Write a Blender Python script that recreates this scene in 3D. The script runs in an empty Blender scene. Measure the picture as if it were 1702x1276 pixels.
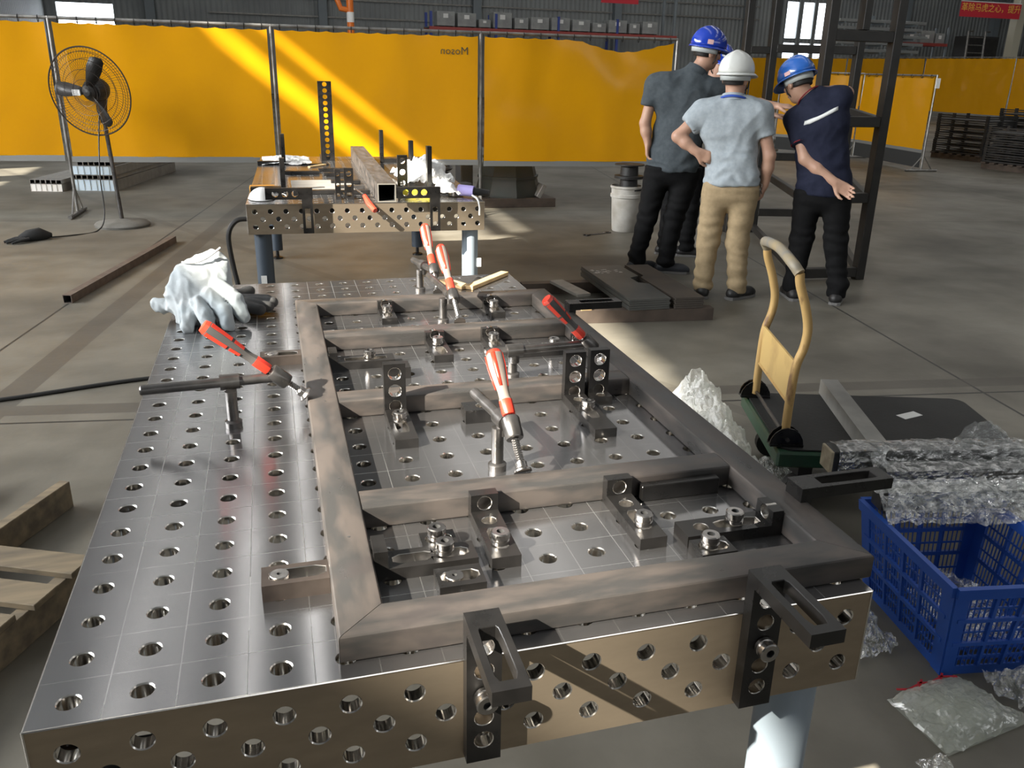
import bpy, bmesh, math, random
import numpy as np
from mathutils import Matrix, Vector
random.seed(7); rng = np.random.default_rng(7)
sc = bpy.context.scene; COL = sc.collection; D = bpy.data
PI = math.pi
# ------------------------------------------------------------------ camera
cam_d = D.cameras.new('camera'); cam = D.objects.new('camera', cam_d); COL.objects.link(cam)
FPX = 1412.48
cam_d.sensor_fit = 'HORIZONTAL'; cam_d.sensor_width = 36.0; cam_d.lens = FPX * 36 / 1702
cam_d.shift_x = -33.04 / 1702; cam_d.shift_y = -9.34 / 1702
cam_d.clip_start = .02; cam_d.clip_end = 400
RW = ((0.95868627, -0.28326845, 0.02606941), (-0.07365369, -0.33569644, -0.93908628), (0.27476492, 0.89836901, -0.34269134))
cam.matrix_world = Matrix(((RW[0][0], -RW[1][0], -RW[2][0], 0.31489138), (RW[0][1], -RW[1][1], -RW[2][1], -0.88129321),
                           (RW[0][2], -RW[1][2], -RW[2][2], 1.51189234), (0, 0, 0, 1)))
sc.camera = cam
# ------------------------------------------------------------------ light and exposure
sc.view_settings.view_transform = 'Standard'; sc.view_settings.look = 'None'
sc.view_settings.exposure = 0.0; sc.view_settings.gamma = 1.0; sc.view_settings.use_curve_mapping = False
W = D.worlds.new('sky'); sc.world = W; W.use_nodes = True
W.node_tree.nodes['Background'].inputs[0].default_value = (.86, .93, 1.0, 1)
W.node_tree.nodes['Background'].inputs[1].default_value = 5.0
SUN = Vector((1.25, .59, -1.0)).normalized()
sl = D.lights.new('sun', 'SUN'); sl.energy = 27.0; sl.angle = math.radians(.6); sl.color = (1, .93, .8)
so = D.objects.new('sun', sl); COL.objects.link(so); so.rotation_euler = SUN.to_track_quat('-Z', 'Y').to_euler(); so.location = (-9, -5, 9)
ROOF_STRIPS = [(-2.55, .1, 95, 8, 40), (-1.72, .06, 45, 8, 40), (-.7, .09, 85, 8, 40), (.44, .09, 70, 8, 40), (4.8, .9, 190, 1, 40), (10, 1.2, 350, -4, 40), (17, 1.4, 430, -10, 40), (25, 1.4, 520, -12, 40), (34, 1.4, 540, -12, 40), (-6, .9, 150, 1, 40)]  # narrow strips follow the table streaks; wide ones are added fill below the ceiling
for i, (x, w, e, y0, y1) in enumerate(ROOF_STRIPS):
    a = D.lights.new('roof_strip_fill', 'AREA'); a.shape = 'RECTANGLE'; a.size = w; a.size_y = y1 - y0; a.energy = e; a.color = (1, .985, .95)
    o = D.objects.new('roof_strip_fill', a); COL.objects.link(o); o.location = (x, (y0 + y1) / 2, 9.75)
for nm, loc, rot, sx, sy, e in (('front_wall_fill', (16, -15.8, 6.5), (90, 0, 0), 34, 2.6, 700), ('side_wall_fill', (-8.85, 3.6, 4.6), (0, -90, 0), 2.6, 11, 2500)):  # fill panels added inside the walls to brighten people and curtain, no real windows
    a = D.lights.new(nm, 'AREA'); a.shape = 'RECTANGLE'; a.size = sx; a.size_y = sy; a.energy = e; a.color = (.97, .99, 1)
    o = D.objects.new(nm, a); COL.objects.link(o); o.location = loc; o.rotation_euler = [math.radians(q) for q in rot]
# ------------------------------------------------------------------ materials
MATS = {}
def mat(name, col, rough=.5, metal=0., col2=None, scale=8., stretch=(1, 1, 1), bump=0., bscale=None, rvar=0., spec=.5, detail=4., lo=.35, hi=.65, trans=0., alpha=1., sub=0., coat=0., extra=None):
    if name in MATS: return MATS[name]
    m = D.materials.new(name); MATS[name] = m; m.use_nodes = True
    nt = m.node_tree; N = nt.nodes; L = nt.links; b = N['Principled BSDF']
    b.inputs['Base Color'].default_value = (*col, 1); b.inputs['Roughness'].default_value = rough; b.inputs['Metallic'].default_value = metal
    b.inputs['Specular IOR Level'].default_value = spec
    if trans: b.inputs['Transmission Weight'].default_value = trans
    if alpha < 1: b.inputs['Alpha'].default_value = alpha
    if coat: b.inputs['Coat Weight'].default_value = coat; b.inputs['Coat Roughness'].default_value = .1
    tc = N.new('ShaderNodeTexCoord'); mp = N.new('ShaderNodeMapping'); mp.inputs['Scale'].default_value = stretch
    L.new(tc.outputs['Object'], mp.inputs[0])
    nz = N.new('ShaderNodeTexNoise'); nz.inputs['Scale'].default_value = scale; nz.inputs['Detail'].default_value = detail
    L.new(mp.outputs[0], nz.inputs['Vector'])
    if col2 is not None:
        r = N.new('ShaderNodeMapRange'); r.inputs[1].default_value = lo; r.inputs[2].default_value = hi
        L.new(nz.outputs[0], r.inputs[0])
        mx = N.new('ShaderNodeMix'); mx.data_type = 'RGBA'; mx.inputs[6].default_value = (*col, 1); mx.inputs[7].default_value = (*col2, 1)
        L.new(r.outputs[0], mx.inputs[0]); L.new(mx.outputs[2], b.inputs['Base Color'])
        m['mix'] = mx.name
    if rvar:
        r2 = N.new('ShaderNodeMapRange'); r2.inputs[1].default_value = .3; r2.inputs[2].default_value = .7
        r2.inputs[3].default_value = max(0, rough - rvar); r2.inputs[4].default_value = min(1, rough + rvar)
        L.new(nz.outputs[0], r2.inputs[0]); L.new(r2.outputs[0], b.inputs['Roughness'])
    if bump:
        bp = N.new('ShaderNodeBump'); bp.inputs['Strength'].default_value = bump; bp.inputs['Distance'].default_value = .01
        if bscale:
            n2 = N.new('ShaderNodeTexNoise'); n2.inputs['Scale'].default_value = bscale; n2.inputs['Detail'].default_value = 3
            L.new(mp.outputs[0], n2.inputs['Vector']); L.new(n2.outputs[0], bp.inputs['Height'])
        else: L.new(nz.outputs[0], bp.inputs['Height'])
        L.new(bp.outputs[0], b.inputs['Normal'])
    if extra: extra(m, nt, N, L, b, tc, mp, nz)
    return m
def math_node(N, L, op, a, b=None, c=None):
    n = N.new('ShaderNodeMath'); n.operation = op
    for i, v in enumerate((a, b, c)):
        if v is None: continue
        if isinstance(v, (int, float)): n.inputs[i].default_value = v
        else: L.new(v, n.inputs[i])
    return n.outputs[0]
def overlay(m, nt, N, L, b, fac, col, rough=None):
    """mix a colour over whatever feeds the base colour"""
    mx = N.new('ShaderNodeMix'); mx.data_type = 'RGBA'
    s = b.inputs['Base Color']
    if s.is_linked: L.new(s.links[0].from_socket, mx.inputs[6])
    else: mx.inputs[6].default_value = s.default_value
    mx.inputs[7].default_value = (*col, 1); L.new(fac, mx.inputs[0]); L.new(mx.outputs[2], s)
# ------------------------------------------------------------------ mesh builder
class MB:
    def __init__(s, M=None): s.v = []; s.f = []; s.m = []; s.M = M
    def add(s, vs, fs, mi=0):
        k = len(s.v)
        if s.M is not None: vs = [tuple(s.M @ Vector(p)) for p in vs]
        s.v += [tuple(p) for p in vs]; s.f += [tuple(i + k for i in q) for q in fs]
        s.m += [mi] * len(fs) if isinstance(mi, int) else list(mi)
        return s
    def box(s, c, d, bev=0., mi=0, R=None):
        hx, hy, hz = d[0] / 2, d[1] / 2, d[2] / 2; c = Vector(c)
        if not bev:
            vs = [(x, y, z) for x in (-hx, hx) for y in (-hy, hy) for z in (-hz, hz)]
            fs = [(0, 1, 3, 2), (4, 6, 7, 5), (0, 4, 5, 1), (2, 3, 7, 6), (0, 2, 6, 4), (1, 5, 7, 3)]
        else:
            e = bev; vs = []; ix = {}
            for sx in (-1, 1):
                for sy in (-1, 1):
                    for sz in (-1, 1):
                        for a in range(3):
                            p = [sx * hx, sy * hy, sz * hz]
                            for q in range(3):
                                if q != a: p[q] -= (sx, sy, sz)[q] * e
                            ix[(sx, sy, sz, a)] = len(vs); vs.append(tuple(p))
            fs = []
            for a in range(3):
                o = [q for q in range(3) if q != a]
                for sg in (-1, 1):
                    q = []
                    for (u, w) in ((-1, -1), (1, -1), (1, 1), (-1, 1)):
                        t = [0, 0, 0]; t[a] = sg; t[o[0]] = u; t[o[1]] = w; q.append(ix[(*t, a)])
                    if (sg > 0) == (a == 1): q.reverse()
                    fs.append(tuple(q))
            for a in range(3):
                b1, b2 = [q for q in range(3) if q != a]
                for u in (-1, 1):
                    for w in (-1, 1):
                        def I(sa, k):
                            t = [0, 0, 0]; t[a] = sa; t[b1] = u; t[b2] = w; return ix[(*t, k)]
                        fs.append((I(-1, b1), I(1, b1), I(1, b2), I(-1, b2)))
            for sx in (-1, 1):
                for sy in (-1, 1):
                    for sz in (-1, 1): fs.append((ix[(sx, sy, sz, 0)], ix[(sx, sy, sz, 1)], ix[(sx, sy, sz, 2)]))
        vs = [Vector(p) for p in vs]
        if R is not None: vs = [R @ p for p in vs]
        return s.add([p + c for p in vs], fs, mi)
    def bx(s, x0, x1, y0, y1, z0, z1, bev=0., mi=0):
        return s.box(((x0 + x1) / 2, (y0 + y1) / 2, (z0 + z1) / 2), (abs(x1 - x0), abs(y1 - y0), abs(z1 - z0)), bev, mi)
    def cyl(s, p0, p1, r0, r1=None, n=16, mi=0, caps=True):
        return s.path([p0, p1], [r0, r0 if r1 is None else r1], n, mi, caps)
    def path(s, pts, r, n=8, mi=0, caps=True, closed=False):
        P = [Vector(p) for p in pts]; m = len(P)
        R = [r] * m if isinstance(r, (int, float)) else list(r)
        vs = []; fs = []; up = None
        for i in range(m):
            if closed: t = P[(i + 1) % m] - P[i - 1]
            else: t = P[min(i + 1, m - 1)] - P[max(i - 1, 0)]
            t.normalize()
            if up is None: up = Vector((0, 0, 1)) if abs(t.z) < .9 else Vector((1, 0, 0))
            a = t.cross(up)
            if a.length < 1e-6: a = t.orthogonal()
            a.normalize(); b = a.cross(t); b.normalize(); up = b
            for k in range(n):
                th = 2 * PI * k / n; vs.append(P[i] + (a * math.cos(th) + b * math.sin(th)) * R[i])
        for i in range(m if closed else m - 1):
            j = (i + 1) % m
            for k in range(n): fs.append((i * n + k, i * n + (k + 1) % n, j * n + (k + 1) % n, j * n + k))
        if caps and not closed: fs += [tuple(range(n - 1, -1, -1)), tuple(range((m - 1) * n, m * n))]
        return s.add(vs, fs, mi)
    def lathe(s, prof, c=(0, 0, 0), axis=(0, 0, 1), n=20, mi=0):
        ax = Vector(axis).normalized(); a = ax.orthogonal().normalized(); b = ax.cross(a); c = Vector(c)
        vs = []; fs = []; m = len(prof)
        for (r, z) in prof:
            for k in range(n):
                th = 2 * PI * k / n; vs.append(c + ax * z + (a * math.cos(th) + b * math.sin(th)) * r)
        for i in range(m - 1):
            for k in range(n): fs.append((i * n + k, i * n + (k + 1) % n, (i + 1) * n + (k + 1) % n, (i + 1) * n + k))
        if prof[0][0] > 1e-6: fs.append(tuple(range(n - 1, -1, -1)))
        if prof[-1][0] > 1e-6: fs.append(tuple(range((m - 1) * n, m * n)))
        return s.add(vs, fs, mi if isinstance(mi, int) else sum([[q] * n for q in mi], []) + [mi[0]] * (len(fs) - (m - 1) * n))
    def prism(s, poly, z0, z1, mi=0, R=None):
        """poly: list of (x,y); extruded in z; R maps local to world (4x4)"""
        n = len(poly); vs = [Vector((x, y, z0)) for x, y in poly] + [Vector((x, y, z1)) for x, y in poly]
        if R is not None: vs = [R @ p for p in vs]
        fs = [tuple(range(n - 1, -1, -1)), tuple(range(n, 2 * n))] + [(i, (i + 1) % n, n + (i + 1) % n, n + i) for i in range(n)]
        return s.add(vs, fs, mi)
    def holecell(s, u0, u1, v0, v1, t, cu, cv, r, hl=0., n=16, mi=0, mh=1, cham=0., back=True, R=None):
        """plate cell in the uv plane with a (slotted) hole through it; face at w=0 .. back at w=-t"""
        ang = sorted(set([round(2 * PI * (k + .5) / n, 6) for k in range(n)] + [round(math.atan2(v - cv, u - cu) % (2 * PI), 6) for u in (u0, u1) for v in (v0, v1)]))
        def hole(th, rr):
            c, q = math.cos(th), math.sin(th)
            if hl == 0: return (cu + rr * c, cv + rr * q)
            if abs(q) > 1e-9:
                tt = rr / abs(q)
                if abs(tt * c) <= hl: return (cu + tt * c, cv + tt * q)
            sg = 1 if c > 0 else -1; b = -2 * sg * hl * c; cc = hl * hl - rr * rr
            tt = (-b + math.sqrt(max(0, b * b - 4 * cc))) / 2
            return (cu + tt * c, cv + tt * q)
        def outer(th):
            c, q = math.cos(th), math.sin(th); T = 1e9
            if c > 1e-9: T = min(T, (u1 - cu) / c)
            if c < -1e-9: T = min(T, (u0 - cu) / c)
            if q > 1e-9: T = min(T, (v1 - cv) / q)
            if q < -1e-9: T = min(T, (v0 - cv) / q)
            return (cu + T * c, cv + T * q)
        m = len(ang); rings = [[(*outer(a), 0) for a in ang], [(*hole(a, r + cham), 0) for a in ang]]
        mm = [mi]
        if cham: rings.append([(*hole(a, r), -cham) for a in ang]); mm.append(mh)
        rings.append([(*hole(a, r), -t) for a in ang]); mm.append(mh)
        if back: rings.append([(*outer(a), -t) for a in ang]); mm.append(mi)
        vs = [Vector(p) for rg in rings for p in rg]
        if R is not None: vs = [R @ p for p in vs]
        fs = []; ml = []
        for i in range(len(rings) - 1):
            for k in range(m): fs.append((i * m + k, i * m + (k + 1) % m, (i + 1) * m + (k + 1) % m, (i + 1) * m + k)); ml.append(mm[i])
        return s.add(vs, fs, ml)
    def perf(s, Ln, Wd, t, feats, R, n=16, mi=0, mh=1, cham=0.):
        """bar 0..Ln (u) x -Wd/2..Wd/2 (v) x thickness t (w, 0 down to -t) with round or slotted holes feats=(u,halflen,r)"""
        h = Wd / 2; edges = [0.]; feats = sorted(feats)
        for a, b in zip(feats, feats[1:]): edges.append((a[0] + a[1] + b[0] - b[1]) / 2)
        edges.append(Ln)
        for (cu, hl, r), u0, u1 in zip(feats, edges, edges[1:]): s.holecell(u0, u1, -h, h, t, cu, 0, r, hl, n, mi, mh, cham, True, R)
        q = [Vector(p) for p in ((0, -h, 0), (Ln, -h, 0), (Ln, h, 0), (0, h, 0), (0, -h, -t), (Ln, -h, -t), (Ln, h, -t), (0, h, -t))]
        return s.add([R @ p for p in q], [(0, 4, 5, 1), (1, 5, 6, 2), (2, 6, 7, 3), (3, 7, 4, 0)], mi)
    def build(s, name, mats, parent=None, smooth=True, ang=35, bev=0.):
        off = Vector((0, 0, 0)); r = parent
        while r is not None and r.parent is not None: r = r.parent
        if r is not None: off = r.location
        me = D.meshes.new(name); me.from_pydata([tuple(Vector(p) - off) for p in s.v], [], s.f)
        for m in (mats if isinstance(mats, (list, tuple)) else [mats]): me.materials.append(m)
        me.polygons.foreach_set('material_index', s.m)
        if smooth:
            me.polygons.foreach_set('use_smooth', [True] * len(me.polygons)); me.set_sharp_from_angle(angle=math.radians(ang))
        me.update()
        bmx = bmesh.new(); bmx.from_mesh(me); bmesh.ops.recalc_face_normals(bmx, faces=bmx.faces); bmx.to_mesh(me); bmx.free()
        o = D.objects.new(name, me); COL.objects.link(o)
        if parent is not None: o.parent = parent
        if bev:
            b = o.modifiers.new('bevel', 'BEVEL'); b.width = bev; b.segments = 2; b.limit_method = 'ANGLE'; b.angle_limit = .6
        return o
def frame_from(o, u, v, w):
    """matrix taking local (u,v,w) to world"""
    return Matrix(((u[0], v[0], w[0], o[0]), (u[1], v[1], w[1], o[1]), (u[2], v[2], w[2], o[2]), (0, 0, 0, 1)))
def TR(loc, rz=0., ry=0., rx=0.): return Matrix.Translation(loc) @ Matrix.Rotation(rz, 4, 'Z') @ Matrix.Rotation(ry, 4, 'Y') @ Matrix.Rotation(rx, 4, 'X')
def tag(o, label=None, cat=None, group=None, kind=None):
    if label: o['label'] = label
    if cat: o['category'] = cat
    if group: o['group'] = group
    if kind: o['kind'] = kind
    return o
def thing(name, label, cat, loc=(0, 0, 0), group=None):
    o = D.objects.new(name, None); COL.objects.link(o); o.location = loc; o.empty_display_size = .05
    return tag(o, label, cat, group)
def struct(o): return tag(o, kind='structure')
def copy_tree(o, parent=None):
    c = o.copy(); COL.objects.link(c); c.parent = parent
    for ch in [q for q in D.objects if q.parent == o]: copy_tree(ch, c)
    return c
def text_mesh(name, body, size, M, m, parent=None, ext=.0005, flip=False, align='CENTER'):
    cu = D.curves.new(name, 'FONT'); cu.body = body; cu.size = size; cu.extrude = ext; cu.align_x = align; cu.align_y = 'CENTER'; cu.resolution_u = 2
    t = D.objects.new(name, cu); COL.objects.link(t); dg = bpy.context.evaluated_depsgraph_get()
    me = D.meshes.new_from_object(t.evaluated_get(dg)); D.objects.remove(t); D.curves.remove(cu)
    off = Vector((0, 0, 0)); r = parent
    while r is not None and r.parent is not None: r = r.parent
    if r is not None: off = r.location
    if flip: me.transform(Matrix.Scale(-1, 4, (1, 0, 0)))
    me.transform(Matrix.Translation(-off) @ M); me.materials.clear(); me.materials.append(m)
    o = D.objects.new(name, me); COL.objects.link(o); o.parent = parent
    return o
# ------------------------------------------------------------------ the hall
def concrete_extra(m, nt, N, L, b, tc, mp, nz):
    sep = N.new('ShaderNodeSeparateXYZ'); L.new(tc.outputs['Object'], sep.inputs[0]); x, y = sep.outputs[0], sep.outputs[1]
    big = N.new('ShaderNodeTexNoise'); big.inputs['Scale'].default_value = .55; big.inputs['Detail'].default_value = 5; L.new(tc.outputs['Object'], big.inputs['Vector'])
    r = N.new('ShaderNodeMapRange'); r.inputs[1].default_value = .45; r.inputs[2].default_value = .72; r.inputs[4].default_value = .75; L.new(big.outputs[0], r.inputs[0])
    overlay(m, nt, N, L, b, r.outputs[0], (.045, .04, .032))
    # worn streaks swept along x
    st = N.new('ShaderNodeTexNoise'); st.inputs['Scale'].default_value = 1.6; st.inputs['Detail'].default_value = 6
    mp2 = N.new('ShaderNodeMapping'); mp2.inputs['Scale'].default_value = (.35, 1.6, 1); mp2.inputs['Rotation'].default_value = (0, 0, .12); L.new(tc.outputs['Object'], mp2.inputs[0]); L.new(mp2.outputs[0], st.inputs['Vector'])
    r3 = N.new('ShaderNodeMapRange'); r3.inputs[1].default_value = .55; r3.inputs[2].default_value = .75; r3.inputs[4].default_value = .5; L.new(st.outputs[0], r3.inputs[0])
    overlay(m, nt, N, L, b, r3.outputs[0], (.21, .197, .165))
    def line(expr, w): return math_node(N, L, 'LESS_THAN', math_node(N, L, 'ABSOLUTE', expr), w)
    # saw cuts every 5 m, a painted-over dark lane and its crossing band
    cutx = math_node(N, L, 'PINGPONG', math_node(N, L, 'ADD', math_node(N, L, 'MULTIPLY_ADD', y, -.16, x), 1.83), 2.6)
    cuty = math_node(N, L, 'PINGPONG', math_node(N, L, 'ADD', math_node(N, L, 'MULTIPLY_ADD', x, .14, y), -2.9), 2.6)
    cuts = math_node(N, L, 'MAXIMUM', math_node(N, L, 'LESS_THAN', cutx, .008), math_node(N, L, 'LESS_THAN', cuty, .008))
    overlay(m, nt, N, L, b, cuts, (.03, .028, .025))
    lane = line(math_node(N, L, 'ADD', math_node(N, L, 'MULTIPLY_ADD', y, -.16, x), 1.48), .075)
    cross = line(math_node(N, L, 'ADD', math_node(N, L, 'MULTIPLY_ADD', x, .14, y), -3.05), .06)
    cross2 = line(math_node(N, L, 'ADD', math_node(N, L, 'MULTIPLY_ADD', y, .55, x), -3.72), .05)
    nb = math_node(N, L, 'MULTIPLY', math_node(N, L, 'MAXIMUM', math_node(N, L, 'MAXIMUM', lane, cross), math_node(N, L, 'MULTIPLY', cross2, .6)), .6)
    overlay(m, nt, N, L, b, nb, (.06, .052, .043))
    rr = N.new('ShaderNodeMapRange'); rr.inputs[3].default_value = .36; rr.inputs[4].default_value = .62; rr.inputs[1].default_value = .3; rr.inputs[2].default_value = .7
    L.new(big.outputs[0], rr.inputs[0]); L.new(rr.outputs[0], b.inputs['Roughness'])
concrete = mat('concrete', (.125, .114, .091), .6, 0, (.18, .165, .134), 3.2, bump=.08, bscale=30, detail=8, extra=concrete_extra)
def corr(axis, dark=.0):
    def f(m, nt, N, L, b, tc, mp, nz):
        w = N.new('ShaderNodeTexWave'); w.wave_type = 'BANDS'; w.bands_direction = axis; w.inputs['Scale'].default_value = 1.3
        L.new(tc.outputs['Object'], w.inputs['Vector']); bp = N.new('ShaderNodeBump'); bp.inputs['Strength'].default_value = .8; bp.inputs['Distance'].default_value = .04
        L.new(w.outputs[1], bp.inputs['Height']); L.new(bp.outputs[0], b.inputs['Normal'])
    return f
wallm = mat('corrugated_wall', (.3, .32, .32), .55, 0, (.24, .255, .26), .6, extra=corr('X'))
wallm_y = mat('corrugated_side_wall', (.3, .31, .31), .55, 0, (.24, .25, .25), .6, extra=corr('Y'))
roofm = mat('roof_sheet', (.36, .37, .37), .5, 0, (.28, .29, .3), .4, extra=corr('X'))
colm = mat('steel_column_paint', (.2, .23, .25), .5)
X0, X1, Y0, Y1, ZR = -9., 60., -16., 45., 9.9
struct(MB().bx(X0 - .3, X1 + .3, Y0 - .3, Y1 + .3, -.3, 0).build('floor', concrete, smooth=False))
def wall_with_openings(name, axis, pos, a0, a1, z1, holes, m, t=.12):
    """wall in plane axis=pos spanning a0..a1; holes = (b0,b1,z0,z1)"""
    mb = MB(); us = sorted({a0, a1} | {h[0] for h in holes} | {h[1] for h in holes}); zs = sorted({0., z1} | {h[2] for h in holes} | {h[3] for h in holes})
    for ua, ub in zip(us, us[1:]):
        run = None
        for za, zb in zip(zs, zs[1:]):
            cu, cz = (ua + ub) / 2, (za + zb) / 2
            if any(h[0] < cu < h[1] and h[2] < cz < h[3] for h in holes): continue
            if axis == 'x': mb.bx(pos - t / 2, pos + t / 2, ua, ub, za, zb)
            else: mb.bx(ua, ub, pos - t / 2, pos + t / 2, za, zb)
    return struct(mb.build(name, m, smooth=False))
# clerestory band that lets the low sun in (skewed roof light band, so that its top and bottom drift along y)
def zw(w): return .8 + (w - X0) / 1.25
LH = []
DY = .59 * (zw(.7) - .8)                        # a slice at y lands on the table plane at y + DY
ys = [-.2, -.08, .03, .14, .25] + list(np.arange(.6, 11.8, .56))
for ya, yb in zip(ys, ys[1:]):
    yy = (ya + yb) / 2; ya -= DY; yb -= DY
    lo, hi = (.36 if yy < .25 else .25 if yy < 3 else .25 + .115 * (yy - 3)), (.7 if yy < -.05 else (.97 + .105 * yy if yy < 1.7 else 1.235 + .09 * (yy - 1.7)) if yy < 3.4 else 1.327 + .063 * (yy - 3.4))
    if yy < 6.2: LH.append((ya, yb, zw(lo), zw(hi)))
    else:
        LH.append((ya, yb, zw(lo), zw(1.3))); LH.append((ya, yb, zw(1.5), zw(1.72)))
LH += [(9.2, 10.2, zw(-4.6), zw(-3.82)), (8.1, 8.6, zw(-4.6), zw(-3.84))]
LH = [(round(float(a), 4), round(float(b), 4), round(float(c), 4), round(float(d), 4)) for a, b, c, d in LH]
wall_with_openings('wall_left', 'x', X0, Y0, Y1, ZR + .6, LH, wallm_y)
BW = [(-8.45, -6.1, 2.2, 3.75)]
for x0, x1 in ((28.75, 29.5), (29.8, 30.5), (30.75, 31.3)): BW += [(x0, x1, 2.2, 3.25), (x0, x1, 3.5, 5.4)]
wall_with_openings('wall_back', 'y', Y1, X0, X1, ZR + .6, BW, wallm)
wall_with_openings('wall_right', 'x', X1, Y0, Y1, ZR + .6, [], wallm_y)
wall_with_openings('wall_front', 'y', Y0, X0, X1, ZR + .6, [], wallm)
mb = MB()
mb.bx(X0 - .2, X1 + .2, Y0 - .2, Y1 + .2, ZR, ZR + .1)
struct(mb.build('ceiling', roofm, smooth=False))
# ------------------------------------------------------------------ welding tables
U = .08
def steel_extra(m, nt, N, L, b, tc, mp, nz):
    sep = N.new('ShaderNodeSeparateXYZ'); L.new(tc.outputs['Object'], sep.inputs[0])
    def ln(o, w):
        f = math_node(N, L, 'PINGPONG', math_node(N, L, 'ADD', o, 0.), U)
        f = math_node(N, L, 'PINGPONG', o, U / 2)
        return math_node(N, L, 'LESS_THAN', f, w)
    nn = N.new('ShaderNodeTexNoise'); nn.inputs['Scale'].default_value = 2.3; L.new(tc.outputs['Object'], nn.inputs['Vector'])
    v = N.new('ShaderNodeMapRange'); v.inputs[1].default_value = .35; v.inputs[2].default_value = .65; v.inputs[3].default_value = .12; v.inputs[4].default_value = .75; L.new(nn.outputs[0], v.inputs[0])
    g = math_node(N, L, 'MULTIPLY', math_node(N, L, 'MAXIMUM', ln(sep.outputs[0], .0007), ln(sep.outputs[1], .0006)), v.outputs[0])
    overlay(m, nt, N, L, b, g, (.95, .95, .92))
    s = b.inputs['Roughness']; src = s.links[0].from_socket
    L.new(math_node(N, L, 'MAXIMUM', src, math_node(N, L, 'MULTIPLY', g, .8)), s)
    # fine grinding marks
    n3 = N.new('ShaderNodeTexNoise'); n3.inputs['Scale'].default_value = 60; n3.inputs['Detail'].default_value = 2
    m3 = N.new('ShaderNodeMapping'); m3.inputs['Scale'].default_value = (.25, 6, 1); L.new(tc.outputs['Object'], m3.inputs[0]); L.new(m3.outputs[0], n3.inputs['Vector'])
    bp = N.new('ShaderNodeBump'); bp.inputs['Strength'].default_value = .02; bp.inputs['Distance'].default_value = .002
    b.inputs['Anisotropic'].default_value = .95; tv = N.new('ShaderNodeCombineXYZ'); tv.inputs[1].default_value = 1.; L.new(tv.outputs[0], b.inputs['Tangent']); L.new(n3.outputs[0], bp.inputs['Height']); L.new(bp.outputs[0], b.inputs['Normal'])
topm = mat('ground_steel_top', (.40, .395, .40), .19, .94, (.33, .325, .33), 7., (1, .35, 1), rvar=.03, detail=6, extra=steel_extra)
sidem = mat('ground_steel_side', (.42, .34, .25), .4, .82, (.35, .285, .21), 9., (1, 1, 3), rvar=.06)
boltm = mat('bright_steel', (.46, .44, .42), .24, 1., (.36, .34, .325), 30)
holem = mat('machined_bore', (.72, .69, .65), .2, 1.)
blackm = mat('black_oxide_steel', (.006, .0057, .0055), .32, 0., (.011, .010, .0095), 22, rvar=.08)
darkm = mat('dark_steel_inside', (.03, .03, .03), .7)
legm = mat('table_leg_paint', (.27, .32, .37), .4, 0, (.24, .29, .34), 5)
leg_shade = mat('table_leg_shaded', (.05, .065, .085), .45)  # same leg paint with shade put into its colour
labelm = mat('paper_label', (.8, .8, .78), .7)
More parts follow.
